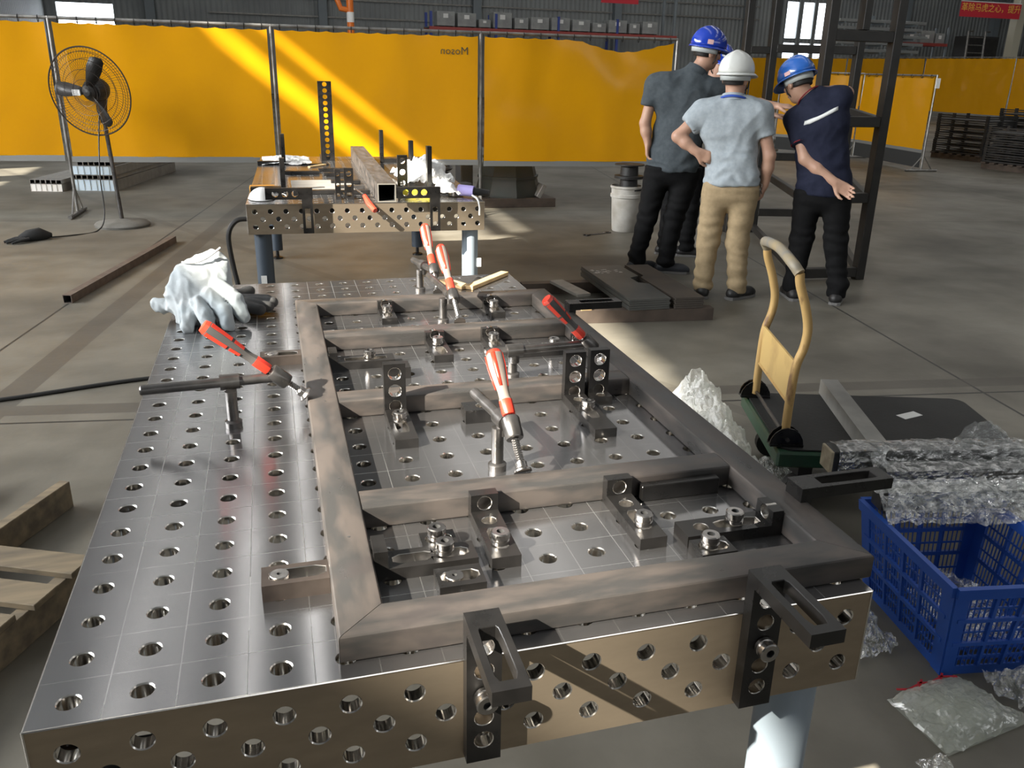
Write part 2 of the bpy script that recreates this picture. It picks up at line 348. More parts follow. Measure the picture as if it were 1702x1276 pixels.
def make_table(name, label, loc, rz, nx, ny, H, leg_mats, n=18, legs=((.07, .07), (1, .07), (.07, 1), (1, 1))):
    root = thing(name, label, 'table', loc); T = TR(loc, rz); Wd, Ln, S = nx * U, ny * U, .16; t = .02; r = .0128
    mb = MB(T)
    for i in range(nx):
        for k in range(ny):
            mb.holecell(i * U, (i + 1) * U, k * U, (k + 1) * U, t, (i + .5) * U, (k + .5) * U, r, 0, n, 0, 1, .0016, False, Matrix.Translation((0, 0, H)))
    mb.build('top_plate', [topm, holem], root, ang=30)
    def side(nn, R, nm):
        mb = MB(T); c = .0014
        for j, (za, zb, zc) in enumerate(((0, .75, .5), (.75, 1.25, 1.), (1.25, 2, 1.5))):
            if j != 1:
                for i in range(nn): mb.holecell(i * U, (i + 1) * U, -zb * U, -za * U, t, (i + .5) * U, -zc * U, r, 0, n, 0, 1, c, False, R)
            else:
                for i in range(1, nn): mb.holecell((i - .5) * U, (i + .5) * U, -zb * U, -za * U, t, i * U, -zc * U, r, 0, n, 0, 1, c, False, R)
                for a, b in ((0, .5), (nn - .5, nn)):
                    mb.add([R @ Vector(p) for p in ((a * U, -zb * U, 0), (b * U, -zb * U, 0), (b * U, -za * U, 0), (a * U, -za * U, 0))], [(0, 1, 2, 3)])
        q = [(0, -2 * U, 0), (nn * U, -2 * U, 0), (nn * U, -2 * U, -t), (0, -2 * U, -t)]
        mb.add([R @ Vector(p) for p in q], [(0, 1, 2, 3)])
        mb.build(nm, [sidem, holem], root, ang=30)
    ed = MB(T); q = .0016
    for a, b in (((0, 0), (Wd, 0)), ((Wd, 0), (Wd, Ln)), ((Wd, Ln), (0, Ln)), ((0, Ln), (0, 0))): ed.path([(*a, H - .0012), (*b, H - .0012)], q, 6)
    for a in ((0, 0), (Wd, 0), (Wd, Ln), (0, Ln)): ed.path([(*a, H - S), (*a, H)], q, 6)
    tag(ed.build('polished_edge', holem, root), kind='stuff')
    side(nx, frame_from((0, 0, H), (1, 0, 0), (0, 0, 1), (0, -1, 0)), 'side_panel')
    side(nx, frame_from((Wd, Ln, H), (-1, 0, 0), (0, 0, 1), (0, 1, 0)), 'side_panel')
    side(ny, frame_from((0, Ln, H), (0, -1, 0), (0, 0, 1), (-1, 0, 0)), 'side_panel')
    side(ny, frame_from((Wd, 0, H), (0, 1, 0), (0, 0, 1), (1, 0, 0)), 'side_panel')
    mb = MB(T)
    for f in (.25, .5, .75): mb.bx(.03, Wd - .03, Ln * f - .008, Ln * f + .008, H - .15, H - .021)
    mb.bx(Wd / 2 - .008, Wd / 2 + .008, .03, Ln - .03, H - .148, H - .022)
    mb.build('rib', darkm, root)
    for (fx, fy), lm in zip(legs, leg_mats):
        x = fx if fx < .5 else Wd - .07; y = fy if fy < .5 else Ln - .07
        lg = MB(T).lathe([(.0, .07), (.046, .07), (.046, H - .15), (.0, H - .15)], (x, y, 0), n=24).build('leg', lm, root)
        MB(T).bx(x - .055, x + .055, y - .055, y + .055, H - .16, H - .135, .003).build('leg_flange', darkm, lg)
        MB(T).lathe([(.0, 0), (.042, 0), (.042, .012), (.014, .022), (.012, .08), (0, .08)], (x, y, 0), n=18).build('foot', blackm, lg)
    return root
main_table = make_table('welding_table', 'large bright steel welding table full of round holes, in the foreground', (0, 0, 0), 0, 14, 26, .8, [legm] * 4, 20)
# ------------------------------------------------------------------ tube frame
def tube_extra(m, nt, N, L, b, tc, mp, nz):
    n2 = N.new('ShaderNodeTexNoise'); n2.inputs['Scale'].default_value = 9; n2.inputs['Detail'].default_value = 6; L.new(tc.outputs['Object'], n2.inputs['Vector'])
    r = N.new('ShaderNodeMapRange'); r.inputs[1].default_value = .57; r.inputs[2].default_value = .66; r.inputs[4].default_value = .75; L.new(n2.outputs[0], r.inputs[0])
    overlay(m, nt, N, L, b, r.outputs[0], (.06, .052, .05))
def tubemat(nm, st): return mat(nm, (.05, .048, .0465), .38, .35, (.092, .078, .07), 26, st, rvar=.12, detail=7, lo=.4, hi=.62, extra=tube_extra)
tub_y = tubemat('mill_steel_lengthwise', (1.2, .35, 1.2)); tub_x = tubemat('mill_steel_crosswise', (.35, 1.2, 1.2))
frame = thing('steel_tube_frame', 'rectangular frame of brown mill steel tube with three cross bars lying on the near table', 'frame', (.74, .03, .8))
FX0, FX1, FY0, FY1, TW, TH = .351, 1.138, .028, 1.694, .0625, .0402
def rr_profile(w, h, r=.005, k=3):
    pts = []
    for cx, cy, a0 in ((w - r, r, -PI / 2), (w - r, h - r, 0), (r, h - r, PI / 2), (r, r, PI)):
        for j in range(k + 1): a = a0 + PI / 2 * j / k; pts.append((cx + r * math.cos(a), cy + r * math.sin(a)))
    return pts
def rail(axis, p0, a, b, ma, mb_, m, nm='tube'):
    """axis 'y': profile at x=p0..p0+TW from y=a to b; mitre signs ma, mb_: dy per dx offset"""
    q = rr_profile(TW, TH); n = len(q); vs = []
    for e, mi in ((a, ma), (b, mb_)):
        for (u, z) in q:
            off = mi(u)
            vs.append((p0 + u, e + off, .8 + z) if axis == 'y' else (e + off, p0 + u, .8 + z))
    fs = [tuple(range(n - 1, -1, -1)), tuple(range(n, 2 * n))] + [(i, (i + 1) % n, n + (i + 1) % n, n + i) for i in range(n)]
    return MB().add(vs, fs).build(nm, m, frame, ang=25)
g = .0006; Z = lambda u: 0
rail('y', FX0, FY0 + g, FY1 - g, lambda u: u, lambda u: -u, tub_y, 'side_rail')
rail('y', FX1 - TW, FY0 + g, FY1 - g, lambda u: TW - u, lambda u: -(TW - u), tub_y, 'side_rail')
rail('x', FY0, FX0 + g, FX1 - g, lambda u: u, lambda u: -u, tub_x, 'end_rail')
rail('x', FY1 - TW, FX0 + g, FX1 - g, lambda u: TW - u, lambda u: -(TW - u), tub_x, 'end_rail')
for y in (.355, .831, 1.297): rail('x', y, FX0 + TW + .0005, FX1 - TW - .0005, Z, Z, tub_x, 'cross_bar')
for (x, y) in [(.385, .27), (.385, .47), (.386, .98), (.387, 1.13), (.386, .84)]: MB().cyl((x, y, .8402), (x, y, .8406), .0022, n=10).build('drilled_hole', darkm, frame)
mb = None
# ------------------------------------------------------------------ stops, bolts
BP = [(0, .0), (.0085, .0), (.0085, .003), (.0145, .003), (.0145, .0085), (.0125, .0095), (.0125, .0115), (.0148, .013), (.0148, .021), (.013, .0225), (.0062, .0225), (.0058, .014), (0, .014)]
def bolt(parent, p, axis=(0, 0, 1), s=1., T=None):
    mb = MB(T); mb.lathe([(r * s, z * s) for r, z in BP], p, axis, n=20, mi=[0] * 10 + [1, 1]); return mb.build('bolt', [boltm, darkm], parent, ang=25)
def angle_stop(label, loc, rz, h, fl, w=.046, t=.02, upholes=((.034, 0, .0118),), foot=((.052, 0, .012), (.108, .022, .0118)), bolts=(.125,), group='angle stops on the near table', m=None):
    root = thing('angle_stop', label, 'stop', loc, group); T = TR(loc, rz); m = m or blackm
    MB(T).perf(h, w, t, list(upholes), frame_from((0, -t, 0), (0, 0, 1), (1, 0, 0), (0, -1, 0)) @ Matrix.Translation((0, 0, 0)), 16, 0, 1, .001).build('upright', [m, holem], root, ang=30)
    MB(T).perf(fl - t, w, t, [(u - t, hl, r) for u, hl, r in foot], frame_from((0, -t, t), (0, -1, 0), (1, 0, 0), (0, 0, 1)), 16, 0, 1, .001).build('slotted_foot', [m, holem], root, ang=30)
    for b in bolts: bolt(root, (0, -b, t - .001), T=T)
    return root
# perf() puts the face at w=0 and the back at w=-t; upright face looks to -y
def up_frame(t): return frame_from((0, 0, 0), (0, 0, 1), (1, 0, 0), (0, -1, 0))
angle_stop('low angle stop with slotted foot and bolt, left of two against the nearest cross bar', (.611, .3545, .8), 0, .05, .165)
angle_stop('low angle stop with slotted foot and bolt, right of two against the nearest cross bar', (.851, .3545, .8), 0, .05, .168)
angle_stop('low angle stop against the farthest cross bar, left of its pair', (.70, 1.2965, .8), 0, .042, .15, w=.05, bolts=(.06,))
angle_stop('low angle stop against the farthest cross bar, right of its pair', (.853, 1.2965, .8), 0, .043, .12, w=.046, foot=((.07, .022, .0118),), bolts=(.055,))
angle_stop('low angle stop inside the far end rail, left one below the wooden square', (.61, 1.631, .8), 0, .042, .12, w=.044, foot=((.07, .022, .0118),), bolts=(.06,))
angle_stop('low angle stop inside the far end rail, right one near the frame corner', (.936, 1.631, .8), 0, .042, .12, w=.044, foot=((.07, .022, .0118),), bolts=(.06,))
H3 = ((.027, 0, .0125), (.062, 0, .0132), (.1, 0, .0132))
angle_stop('tall three-hole angle stop standing alone against the middle cross bar', (.53, .8305, .8), 0, .122, .18, w=.046, upholes=H3, bolts=(.085,), foot=((.045, 0, .012), (.105, .03, .0118)))
angle_stop('tall three-hole angle stop against the middle cross bar, left of the close pair', (.934, .8305, .8), 0, .12, .22, w=.048, upholes=H3, bolts=(.11,), foot=((.05, 0, .012), (.12, .03, .0118)))
angle_stop('tall three-hole angle stop against the middle cross bar, right of the close pair', (.992, .8305, .8), 0, .122, .05, w=.046, upholes=H3, bolts=(), foot=((.035, 0, .01),))
# stops pressing the side rails, feet along x
angle_stop('low angle stop pressing the left rail from inside at the near corner', (.4145, .223, .8), PI / 2, .05, .155, w=.05, upholes=((.03, 0, .011),), foot=((.06, .02, .0118), (.115, .018, .0118)), bolts=(.108,))
angle_stop('low angle stop pressing the right rail from inside at the near corner', (1.0745, .2, .8), -PI / 2, .045, .17, w=.05, foot=((.07, .03, .0118), (.135, 0, .0118)), bolts=(.075,))
angle_stop('low angle stop pressing the left rail from inside beyond the middle cross bar', (.4145, 1.165, .8), PI / 2, .046, .16, w=.05, foot=((.09, .045, .0118),), bolts=(.1,))
angle_stop('low angle stop pressing the right rail from inside beyond the middle cross bar', (1.0745, 1.165, .8), -PI / 2, .042, .2, w=.05, foot=((.06, .02, .0118), (.15, 0, .0118)), bolts=(.075,))
def slotted_bar(label, x0, x1, y, w, h, bx, slot, m, cat='stop', name='flat_stop', flush=True, group='flat slotted stops on the near table'):
    root = thing(name, label, cat, ((x0 + x1) / 2, y, .8), group)
    MB().perf(x1 - x0, w, h, slot, frame_from((x0, y, .8 + h), (1, 0, 0), (0, 1, 0), (0, 0, 1)), 16, 0, 1, .001).build('bar', [m, holem], root, ang=30)
    for b in bx:
        if flush: MB().lathe([(0, -.004), (.0135, -.004), (.0135, .0012), (.0128, .002), (.0035, .002), (.003, -.002), (0, -.002)], (b, y, .8 + h), n=20, mi=[0, 0, 0, 0, 1, 1]).build('bolt', [boltm, darkm], root)
        else: bolt(root, (b, y, .8 + h - .001))
    return root
brownm = mat('brown_oxide_steel', (.085, .068, .06), .38, .7, (.13, .105, .09), 18, rvar=.08)
slotted_bar('flat brown slotted bar butting the left rail from outside near the front', .2575, .3505, .213, .05, .026, (.282,), ((.05, .028, .0135),), brownm)
slotted_bar('flat brown slotted bar butting the left rail from outside beside the red clamp', .252, .3505, 1.232, .046, .024, (.282,), ((.05, .028, .0135),), brownm)
slotted_bar('short flat block with sunken bolt beside the near end rail, left side', .497, .565, .152, .05, .024, (.523,), ((.034, .016, .0128),), blackm)
slotted_bar('short flat block with bolt beside the near end rail, right side', .9, .96, .14, .046, .022, (.924,), ((.03, .012, .0128),), blackm, flush=False)
slotted_bar('small raised block with bolt behind the left inner corner stop', .495, .55, .277, .045, .014, (.52,), ((.028, .008, .0128),), blackm, flush=False)
slotted_bar('small square steel block with one hole near the middle clamp', .668, .75, .768, .05, .03, (), ((.041, 0, .0135),), blackm)
slotted_bar('small dark block on the table behind the lone tall stop', .545, .6, 1.075, .05, .028, (), ((.028, 0, .0115),), blackm)
o = thing('flat_bar', 'plain black flat bar lying along the nearest cross bar', 'bar', (.967, .342, .8)); MB().bx(.894, 1.045, .334, .352, .8, .83, .0015).build('bar', blackm, o)
# stops hung on the table's sides: perforated leg down, slotted arm outwards
def side_stop(label, loc, rz, down, arm, w=.046, t=.02, top=.07, boltz=-.045, nh=5):
    """back face at local y=0; leg from z=+top to -down; arm at the top pointing to -y"""
    root = thing('side_stop', label, 'stop', loc, 'long angle stops bolted to the table sides'); T = TR(loc, rz)
    Lh = top + down; step = (Lh - .04) / nh
    MB(T).perf(Lh - t, w, t, [(.022 + step * (k + .35), 0, .0125) for k in range(nh)], frame_from((0, -t, -down), (0, 0, 1), (1, 0, 0), (0, -1, 0)), 16, 0, 1, .001).build('leg', [blackm, holem], root, ang=30)
    MB(T).perf(arm, w, t, [(.045, 0, .011), (arm * .62, arm * .24, .0125)] if arm > .2 else [(arm * .56, arm * .27, .0128)], frame_from((0, 0, top), (0, -1, 0), (1, 0, 0), (0, 0, 1)), 16, 0, 1, .001).build('slotted_arm', [blackm, blackm], root, ang=30)
    if boltz is not None: bolt(root, (0, -t + .001, boltz), (0, -1, 0), T=T)
    return root
side_stop('long angle stop bolted to the near table front, left one, slotted arm towards the viewer', (.526, -.0003, .8), 0, .152, .15)
side_stop('long angle stop bolted to the near table front, right one, slotted arm towards the viewer', (.93, -.0003, .8), 0, .152, .15, w=.05)
side_stop('long stop on the right side of the near table, arm towards the blue crate', (1.1215, .222, .8), PI / 2, .12, .18, boltz=None, top=.066)
side_stop('long stop on the right side of the near table, arm towards the plate piles', (1.1215, 1.42, .8), PI / 2, .12, .165, boltz=None, top=.066)
# ------------------------------------------------------------------ screw clamps
redm = mat('red_grip', (.72, .045, .02), .35, 0, (.6, .035, .018), 20, coat=.2)
gripm = mat('grey_grip', (.055, .052, .05), .5, 0, (.075, .07, .068), 20)
woodgrip = mat('worn_orange_grip', (.33, .15, .09), .38, 0, (.62, .12, .03), 9, (1, 1, .3), lo=.45, hi=.55)
gripgrey = mat('satin_grey_grip', (.2, .165, .145), .32, .1, (.25, .21, .185), 14)
barm = mat('clamp_bar_steel', (.12, .115, .11), .33, .9, (.17, .16, .155), 25, rvar=.07)
def clamp(label, base, barA, head, foot, tip, hexgrip, post_top):
    root = thing('screw_clamp', label, 'clamp', base, 'screw clamps holding the frame')
    bx, by, bz = base; A, B, F, E = map(Vector, (barA, head, foot, tip))
    ax = (E - F).normalized(); Lt = (E - F).length; hb = F + ax * ((B - F).dot(ax))
    hb_ = hb
    bar_dir = (hb - A).normalized()
    c = A + bar_dir * ((Vector((bx, by, A.z)) - A).dot(bar_dir))
    MB().lathe([(0, 0), (.017, 0), (.0175, .012), (.0155, .014), (.0115, .016), (.0115, c.z - bz - .014), (0, c.z - bz - .014)], base, n=20).build('post', barm, root, ang=30)
    MB().cyl(c - bar_dir * .019, c + bar_dir * .019, .0165, n=20).cyl(c - Vector((0, 0, .03)), c, .0125, n=16).build('slider', barm, root, ang=30)
    MB().lathe([(0, 0), (.0085, 0), (.0105, .003), (.0105, (hb - A).length - .005), (0, (hb - A).length - .005)], A, bar_dir, n=18).build('bar', barm, root, ang=30)
    MB().lathe([(0, -.021), (.0155, -.021), (.017, -.018), (.017, .018), (.0155, .021), (0, .021)], hb, ax, n=22).build('head', barm, root, ang=30)
    sd = (hb - F).length; pr = []; z = .012
    while z < sd + .03: pr += [(.0062, z), (.0076, z + .0022)]; z += .0044
    MB().lathe([(0, .006)] + pr + [(0, z)], F, ax, n=12).build('spindle', boltm, root, ang=20)
    MB().lathe([(0, 0), (.0165, .0), (.0165, .003), (.0105, .008), (.0105, .018), (.0075, .021), (0, .021)], F, ax, n=18).build('foot', boltm, root, ang=30)
    s0 = sd + .027; G = F + ax * s0; LL = Lt - s0
    n = 8 if hexgrip else 20
    prof = [(0, 0), (.0115, 0), (.0125, .004), (.0125, .026 * LL / .12), (.0105, .032 * LL / .12), (.0108, .044 * LL / .12), (.0145, .07 * LL / .12), (.0165, .09 * LL / .12), (.0165, .112 * LL / .12), (.0135, .119 * LL / .12), (0, LL)]
    if hexgrip:
        hd = MB().lathe(prof, G, ax, n=n, mi=[0, 0, 0, 1, 1, 1, 1, 1, 0, 0]).build('grip', [redm, gripm], root, ang=40)
        # red inlays on four of the eight flats
        a = ax.orthogonal().normalized(); b = ax.cross(a)
        for k in range(0, 8, 2):
            th = 2 * PI * (k + .5) / n
            for z0, z1, r0, r1 in ((.05, .068, .0118, .0142), (.073, .11, .0146, .0168)):
                q = []
                for z, r in ((z0, r0), (z1, r1)):
                    for dth in (-.3, .3): q.append(G + ax * (z * LL / .12) + (a * math.cos(th + dth) + b * math.sin(th + dth)) * (r * math.cos(PI / 8) / math.cos(dth) + .0012))
                qi = [p - (p - G - ax * ((p - G).dot(ax))).normalized() * .003 for p in q]
                MB().add(q + qi, [(0, 1, 3, 2), (4, 6, 7, 5), (0, 4, 5, 1), (2, 3, 7, 6), (0, 2, 6, 4), (1, 5, 7, 3)]).build('inlay', redm, hd, smooth=False)
    else:
        hd = MB().lathe(prof, G, ax, n=20, mi=[0, 0, 0, 1, 1, 1, 1, 1, 0, 0]).build('grip', [redm, gripgrey], root, ang=40)
        a = ax.orthogonal().normalized(); b = ax.cross(a)
        for k in range(4):
            th = 2 * PI * k / 4 + .5
            rows = [(.05, .0122), (.07, .0151), (.09, .0171), (.112, .0169)]
            q = []; 
            for z, r in rows:
                for dth in (-.26, 0, .26): q.append(G + ax * (z * LL / .12) + (a * math.cos(th + dth) + b * math.sin(th + dth)) * r)
            fs = [(i * 3 + j, i * 3 + j + 1, i * 3 + j + 4, i * 3 + j + 3) for i in range(3) for j in range(2)]
            MB().add(q, fs).build('inlay', redm, hd).modifiers.new('solid', 'SOLIDIFY').thickness = .002
    return root
clamp('red and black screw clamp on the left, tilted over the left rail', (.2, .84, .8), (.03, .848, .89), (.295, .862, .89), (.349, .866, .8475), (.158, .862, 1.014), True, .9)
clamp('orange and grey screw clamp in the middle of the frame, standing on the perforated top', (.68, .52, .8), (.668, .665, .902), (.693, .478, .9), (.700, .415, .842), (.690, .598, 1.008), False, .9)
clamp('farther of the two orange screw clamps at the far end of the frame', (.76, 1.88, .8), (.754, 1.985, .885), (.79, 1.785, .885), (.786, 1.69, .842), (.796, 1.98, 1.0), False, .88)
clamp('nearer of the two orange screw clamps at the far end of the frame', (.765, 1.5, .8), (.768, 1.76, .882), (.783, 1.462, .882), (.785, 1.357, .842), (.792, 1.672, .99), False, .88)
clamp('red and black screw clamp on the right, leaning back from the right rail', (.84, 1.0, .8), (.765, .985, .873), (1.022, .982, .873), (1.066, .985, .842), (.915, .985, 1.0), True, .87)
from mathutils import noise as mn
# ------------------------------------------------------------------ yellow welding screens
def film_mat(name, col, tcol, tr=.4, rough=.25):
    m = D.materials.new(name); m.use_nodes = True; nt = m.node_tree; N = nt.nodes; L = nt.links; b = N['Principled BSDF']
    b.inputs['Roughness'].default_value = rough
    tc = N.new('ShaderNodeTexCoord'); nz = N.new('ShaderNodeTexNoise'); nz.inputs['Scale'].default_value = 1.2; nz.inputs['Detail'].default_value = 4; L.new(tc.outputs['Object'], nz.inputs['Vector'])
    mx = N.new('ShaderNodeMix'); mx.data_type = 'RGBA'; mx.inputs[6].default_value = (*col, 1); mx.inputs[7].default_value = (col[0] * .9, col[1] * .86, col[2], 1)
    L.new(nz.outputs[0], mx.inputs[0]); L.new(mx.outputs[2], b.inputs['Base Color'])
    t = N.new('ShaderNodeBsdfTranslucent'); t.inputs[0].default_value = (*tcol, 1)
    ms = N.new('ShaderNodeMixShader'); ms.inputs[0].default_value = tr; L.new(b.outputs[0], ms.inputs[1]); L.new(t.outputs[0], ms.inputs[2])
    bp = N.new('ShaderNodeBump'); bp.inputs['Strength'].default_value = .15; bp.inputs['Distance'].default_value = .05
    n2 = N.new('ShaderNodeTexNoise'); n2.inputs['Scale'].default_value = 2.6; L.new(tc.outputs['Object'], n2.inputs['Vector']); L.new(n2.outputs[0], bp.inputs['Height']); L.new(bp.outputs[0], b.inputs['Normal'])
    L.new(ms.outputs[0], N['Material Output'].inputs[0]); return m
curtm = film_mat('yellow_welding_film', (1., .45, .008), (1., .53, .012), .5, .2)
polem = mat('galvanised_tube', (.34, .33, .31), .38, .8, (.22, .21, .2), 12)
hemm = mat('grey_hem', (.2, .2, .19), .6)
strapcloth = mat('charcoal_flap', (.035, .036, .035), .8)
def screen(label, A, B, zt, zb, zl, foot_a=True, foot_b=False, sag=.0, rings=12, group='yellow welding screens', seed=0, wav=.014, flap=None):
    A = Vector((*A, 0)); B = Vector((*B, 0)); Lg = (B - A).length; u = (B - A) / Lg; nrm = Vector((u.y, -u.x, 0))
    root = thing('welding_screen', label, 'screen', tuple(A), group)
    nx, ny = 56, 22; vs = []; e = .035
    for j in range(ny + 1):
        for i in range(nx + 1):
            s = e + (Lg - 2 * e) * i / nx; f = j / ny; top = zt - .035 - .012 * abs(math.sin(PI * rings * i / nx)) - sag * max(0, math.sin(PI * min(1, max(0, (i / nx - .45) / .55)))) ** 1.5
            z = zb + (top - zb) * f
            d = wav * (mn.noise((s * 1.3 + seed * 7, z * .8, seed)) * 2 + .7 * math.sin(s * 9 + seed) * f ** 4 + .5 * mn.noise((s * 4, z * 3, seed + 3)))
            if sag: d += .03 * math.sin(f * 6 + s * 3) * f
            vs.append(A + u * s + nrm * (d + .02) + Vector((0, 0, z)))
    fs = [(j * (nx + 1) + i, j * (nx + 1) + i + 1, (j + 1) * (nx + 1) + i + 1, (j + 1) * (nx + 1) + i) for j in range(ny) for i in range(nx)]
    MB().add(vs, fs).build('curtain', curtm, root, ang=180)
    MB().path([A + Vector((0, 0, zt)), B + Vector((0, 0, zt))], .016, 10).build('top_rail', polem, root)
    MB().box(A + u * Lg / 2 + nrm * .02 + Vector((0, 0, zb - .025)), (Lg - .06, .012, .055), R=Matrix.Rotation(math.atan2(u.y, u.x), 3, 'Z')).build('bottom_hem', hemm, root)
    if flap: MB().box(A + u * Lg / 2 + nrm * .02 + Vector((0, 0, (zb - .05 + flap) / 2)), (Lg - .08, .006, zb - .05 - flap), R=Matrix.Rotation(math.atan2(u.y, u.x), 3, 'Z')).build('lower_flap', strapcloth, root, smooth=False)
    for P, ft in ((A, foot_a), (B, foot_b)):
        if not ft: continue
        po = MB().path([P + Vector((0, 0, .02)), P + Vector((0, 0, zt + .012))], .016, 10).build('post', polem, root)
        MB().path([P + nrm * .3 + Vector((0, 0, .022)), P - nrm * .3 + Vector((0, 0, .022))], .02, 8).build('foot', polem, po)
        MB().path([P + nrm * .2 + Vector((0, 0, .03)), P + Vector((0, 0, .28)), P - nrm * .2 + Vector((0, 0, .03))], .011, 6).build('brace', polem, po)
    for i in range(rings):
        s = Lg * (i + .5) / rings; c = A + u * s + Vector((0, 0, zt - .012))
        MB().path([c + nrm * .024 * math.cos(t) + Vector((0, 0, .03 * math.sin(t))) for t in np.linspace(0, 2 * PI, 9)[:-1]], .004, 5, closed=True).build('ring', blackm, root)
    return root
PP = [(-3.62, 8.8), (-1.6, 8.69), (.4, 8.57), (2.47, 8.28), (4.62, 8.15)]
screen('yellow welding screen at the left edge, left of the fan', PP[0], PP[1], 1.84, .585, 0, False, True, seed=1)
screen('yellow welding screen behind the pedestal fan', PP[1], PP[2], 1.84, .575, 0, False, True, seed=2)
scr2 = screen('yellow welding screen with mirrored lettering behind the back table', PP[2], PP[3], 1.84, .57, 0, False, True, seed=3)
screen('yellow welding screen with sagging top edge left of the tallest man', PP[3], PP[4], 1.84, .56, 0, False, True, seed=4, sag=.1)
inkm = mat('dark_print', (.06, .045, .02), .6)
uu = (Vector(PP[3]) - Vector(PP[2])).normalized()
text_mesh('lettering', 'Moson', .105, frame_from((2.19, 8.275, 1.655), (uu.x, uu.y, 0), (0, 0, 1), (uu.y, -uu.x, 0)), inkm, scr2, flip=True)
screen('small yellow screen right of the black rack, nearer panel with white tag', (11.42, 14.0), (11.12, 11.69), 1.57, .36, 0, True, True, seed=5, flap=.06, group='yellow screens at the right', rings=8)
screen('small yellow screen seen through the black rack, farther panel of the pair', (10.4, 15.3), (11.42, 14.0), 1.58, .36, 0, True, False, seed=6, flap=.06, group='yellow screens at the right', rings=8)
fp = [(22.4, 40.6), (22.91, 38.14), (24.72, 33.17), (24.99, 28.6), (25.37, 24.57), (25.7, 20.8)]
dl = ['far yellow screen glimpsed between the white and right blue helmets', 'far yellow screen behind the black rack', 'far yellow screen right of the black rack top', 'far yellow screen above the dark pallet stacks', 'far yellow screen at the right edge of the picture']
for i in range(5):
    screen(dl[i], fp[i], fp[i + 1], 2.3, .35, 0, True, i == 4, seed=8 + i, group='far row of yellow screens', rings=14, wav=.03)
MB().box((11.1, 11.63, 1.45), (.08, .02, .16)).build('tag', labelm, D.objects['welding_screen.004'])
# ------------------------------------------------------------------ pedestal fan
fan = thing('pedestal_fan', 'large black pedestal fan on a round concrete base in front of the yellow screens', 'fan', (-1.09, 7.99, 0))
castm = mat('cast_base', (.12, .115, .1), .8, 0, (.16, .155, .14), 12, bump=.2)
MB().lathe([(0, 0), (.24, 0), (.245, .02), (.225, .04), (.09, .055), (.035, .07), (0, .07)], (-1.09, 7.99, 0), n=36).build('base', castm, fan, ang=40)
MB().cyl((-1.09, 7.99, .06), (-1.13, 8.03, .98), .02, .018, 14).build('pole', barm, fan)
fpl = mat('fan_black_plastic', (.02, .019, .018), .45)
hubc = Vector((-1.2, 7.93, 1.21)); fax = Vector((-.38, -.9, -.12)).normalized()
MB().path([(-1.13, 8.03, .94), (-1.14, 8.05, 1.05), hubc - fax * .16 - Vector((0, 0, .06))], [.03, .045, .05], 12).build('neck', fpl, fan)
MB().lathe([(0, -.22), (.07, -.21), (.098, -.16), (.1, -.06), (.085, -.02), (0, -.02)], hubc, fax, n=24).build('motor', fpl, fan, ang=40)
fa = fax.orthogonal().normalized(); fb = fax.cross(fa)
upv = (Vector((0, 0, 1)) - fax * fax.z).normalized(); fa = upv.cross(fax).normalized(); fb = upv
for k in range(3):
    th = math.radians((62, 172, 292)[k]); dd = fa * math.cos(th) + fb * math.sin(th); tt = fax.cross(dd)
    rows = [(.05, .028, .03), (.12, .05, .035), (.22, .075, .03), (.3, .07, .02), (.325, .03, .012)]
    q = []
    for r, w, tw in rows: q += [hubc + dd * r + tt * w + fax * tw, hubc + dd * r - tt * w * .55 - fax * tw]
    MB().add(q, [(2 * i, 2 * i + 1, 2 * i + 3, 2 * i + 2) for i in range(4)]).build('blade', fpl, fan).modifiers.new('solid', 'SOLIDIFY').thickness = .004
MB().lathe([(0, .0), (.055, .0), (.06, .02), (.03, .05), (0, .055)], hubc, fax, n=20).build('hub_cap', fpl, fan)
wirem = mat('fan_wire', (.05, .04, .035), .4, .6)
RG = .38
def ring(c, r, rad, nm, n=48): return MB().path([c + (fa * math.cos(t) + fb * math.sin(t)) * r for t in np.linspace(0, 2 * PI, n, endpoint=False)], rad, 6, closed=True).build(nm, wirem, fan)
ring(hubc, RG, .007, 'guard_rim', 64)
gm = MB()
for sgn, dep in ((1, .075), (-1, .1)):
    for f in (.3, .52, .74, .9):
        gm.path([hubc + fax * sgn * dep * (1 - f ** 2.5) + (fa * math.cos(t) + fb * math.sin(t)) * RG * f for t in np.linspace(0, 2 * PI, 40, endpoint=False)], .0022, 4, closed=True)
    for k in range(84):
        t = 2 * PI * k / 84; t2 = t + .35
        gm.path([hubc + fax * sgn * dep * (1 - f ** 2.5) + (fa * math.cos(t + .35 * (1 - f)) + fb * math.sin(t + .35 * (1 - f))) * RG * f for f in (.18, .5, .8, 1)], .0011, 3, caps=False)
tag(gm.build('wire_guard', wirem, fan), kind='stuff')
MB().box(hubc + fax * .06 - fa * .09 + fb * 0.0, (.07, .012, .05), R=fax.to_track_quat('-Y', 'Z').to_matrix()).build('badge', labelm, fan)
cordm = mat('black_rubber', (.018, .017, .016), .55)
def bez(pts, n=8):
    """Catmull-Rom through points"""
    P = [Vector(p) for p in pts]; P = [P[0] * 2 - P[1]] + P + [P[-1] * 2 - P[-2]]; o = []
    for i in range(1, len(P) - 2):
        for k in range(n):
            t = k / n; a, b, c, d = P[i - 1:i + 3]
            o.append(.5 * ((2 * b) + (c - a) * t + (2 * a - 5 * b + 4 * c - d) * t * t + (3 * b - a - 3 * c + d) * t ** 3))
    o.append(P[-2]); return o
MB().path(bez([hubc - fax * .2, (-1.17, 8.0, .95), (-1.2, 7.85, .5), (-1.2, 7.8, .15), (-1.26, 7.7, .01), (-1.45, 7.5, .008), (-1.62, 7.42, .01)]), .006, 6).build('power_cord', cordm, fan)
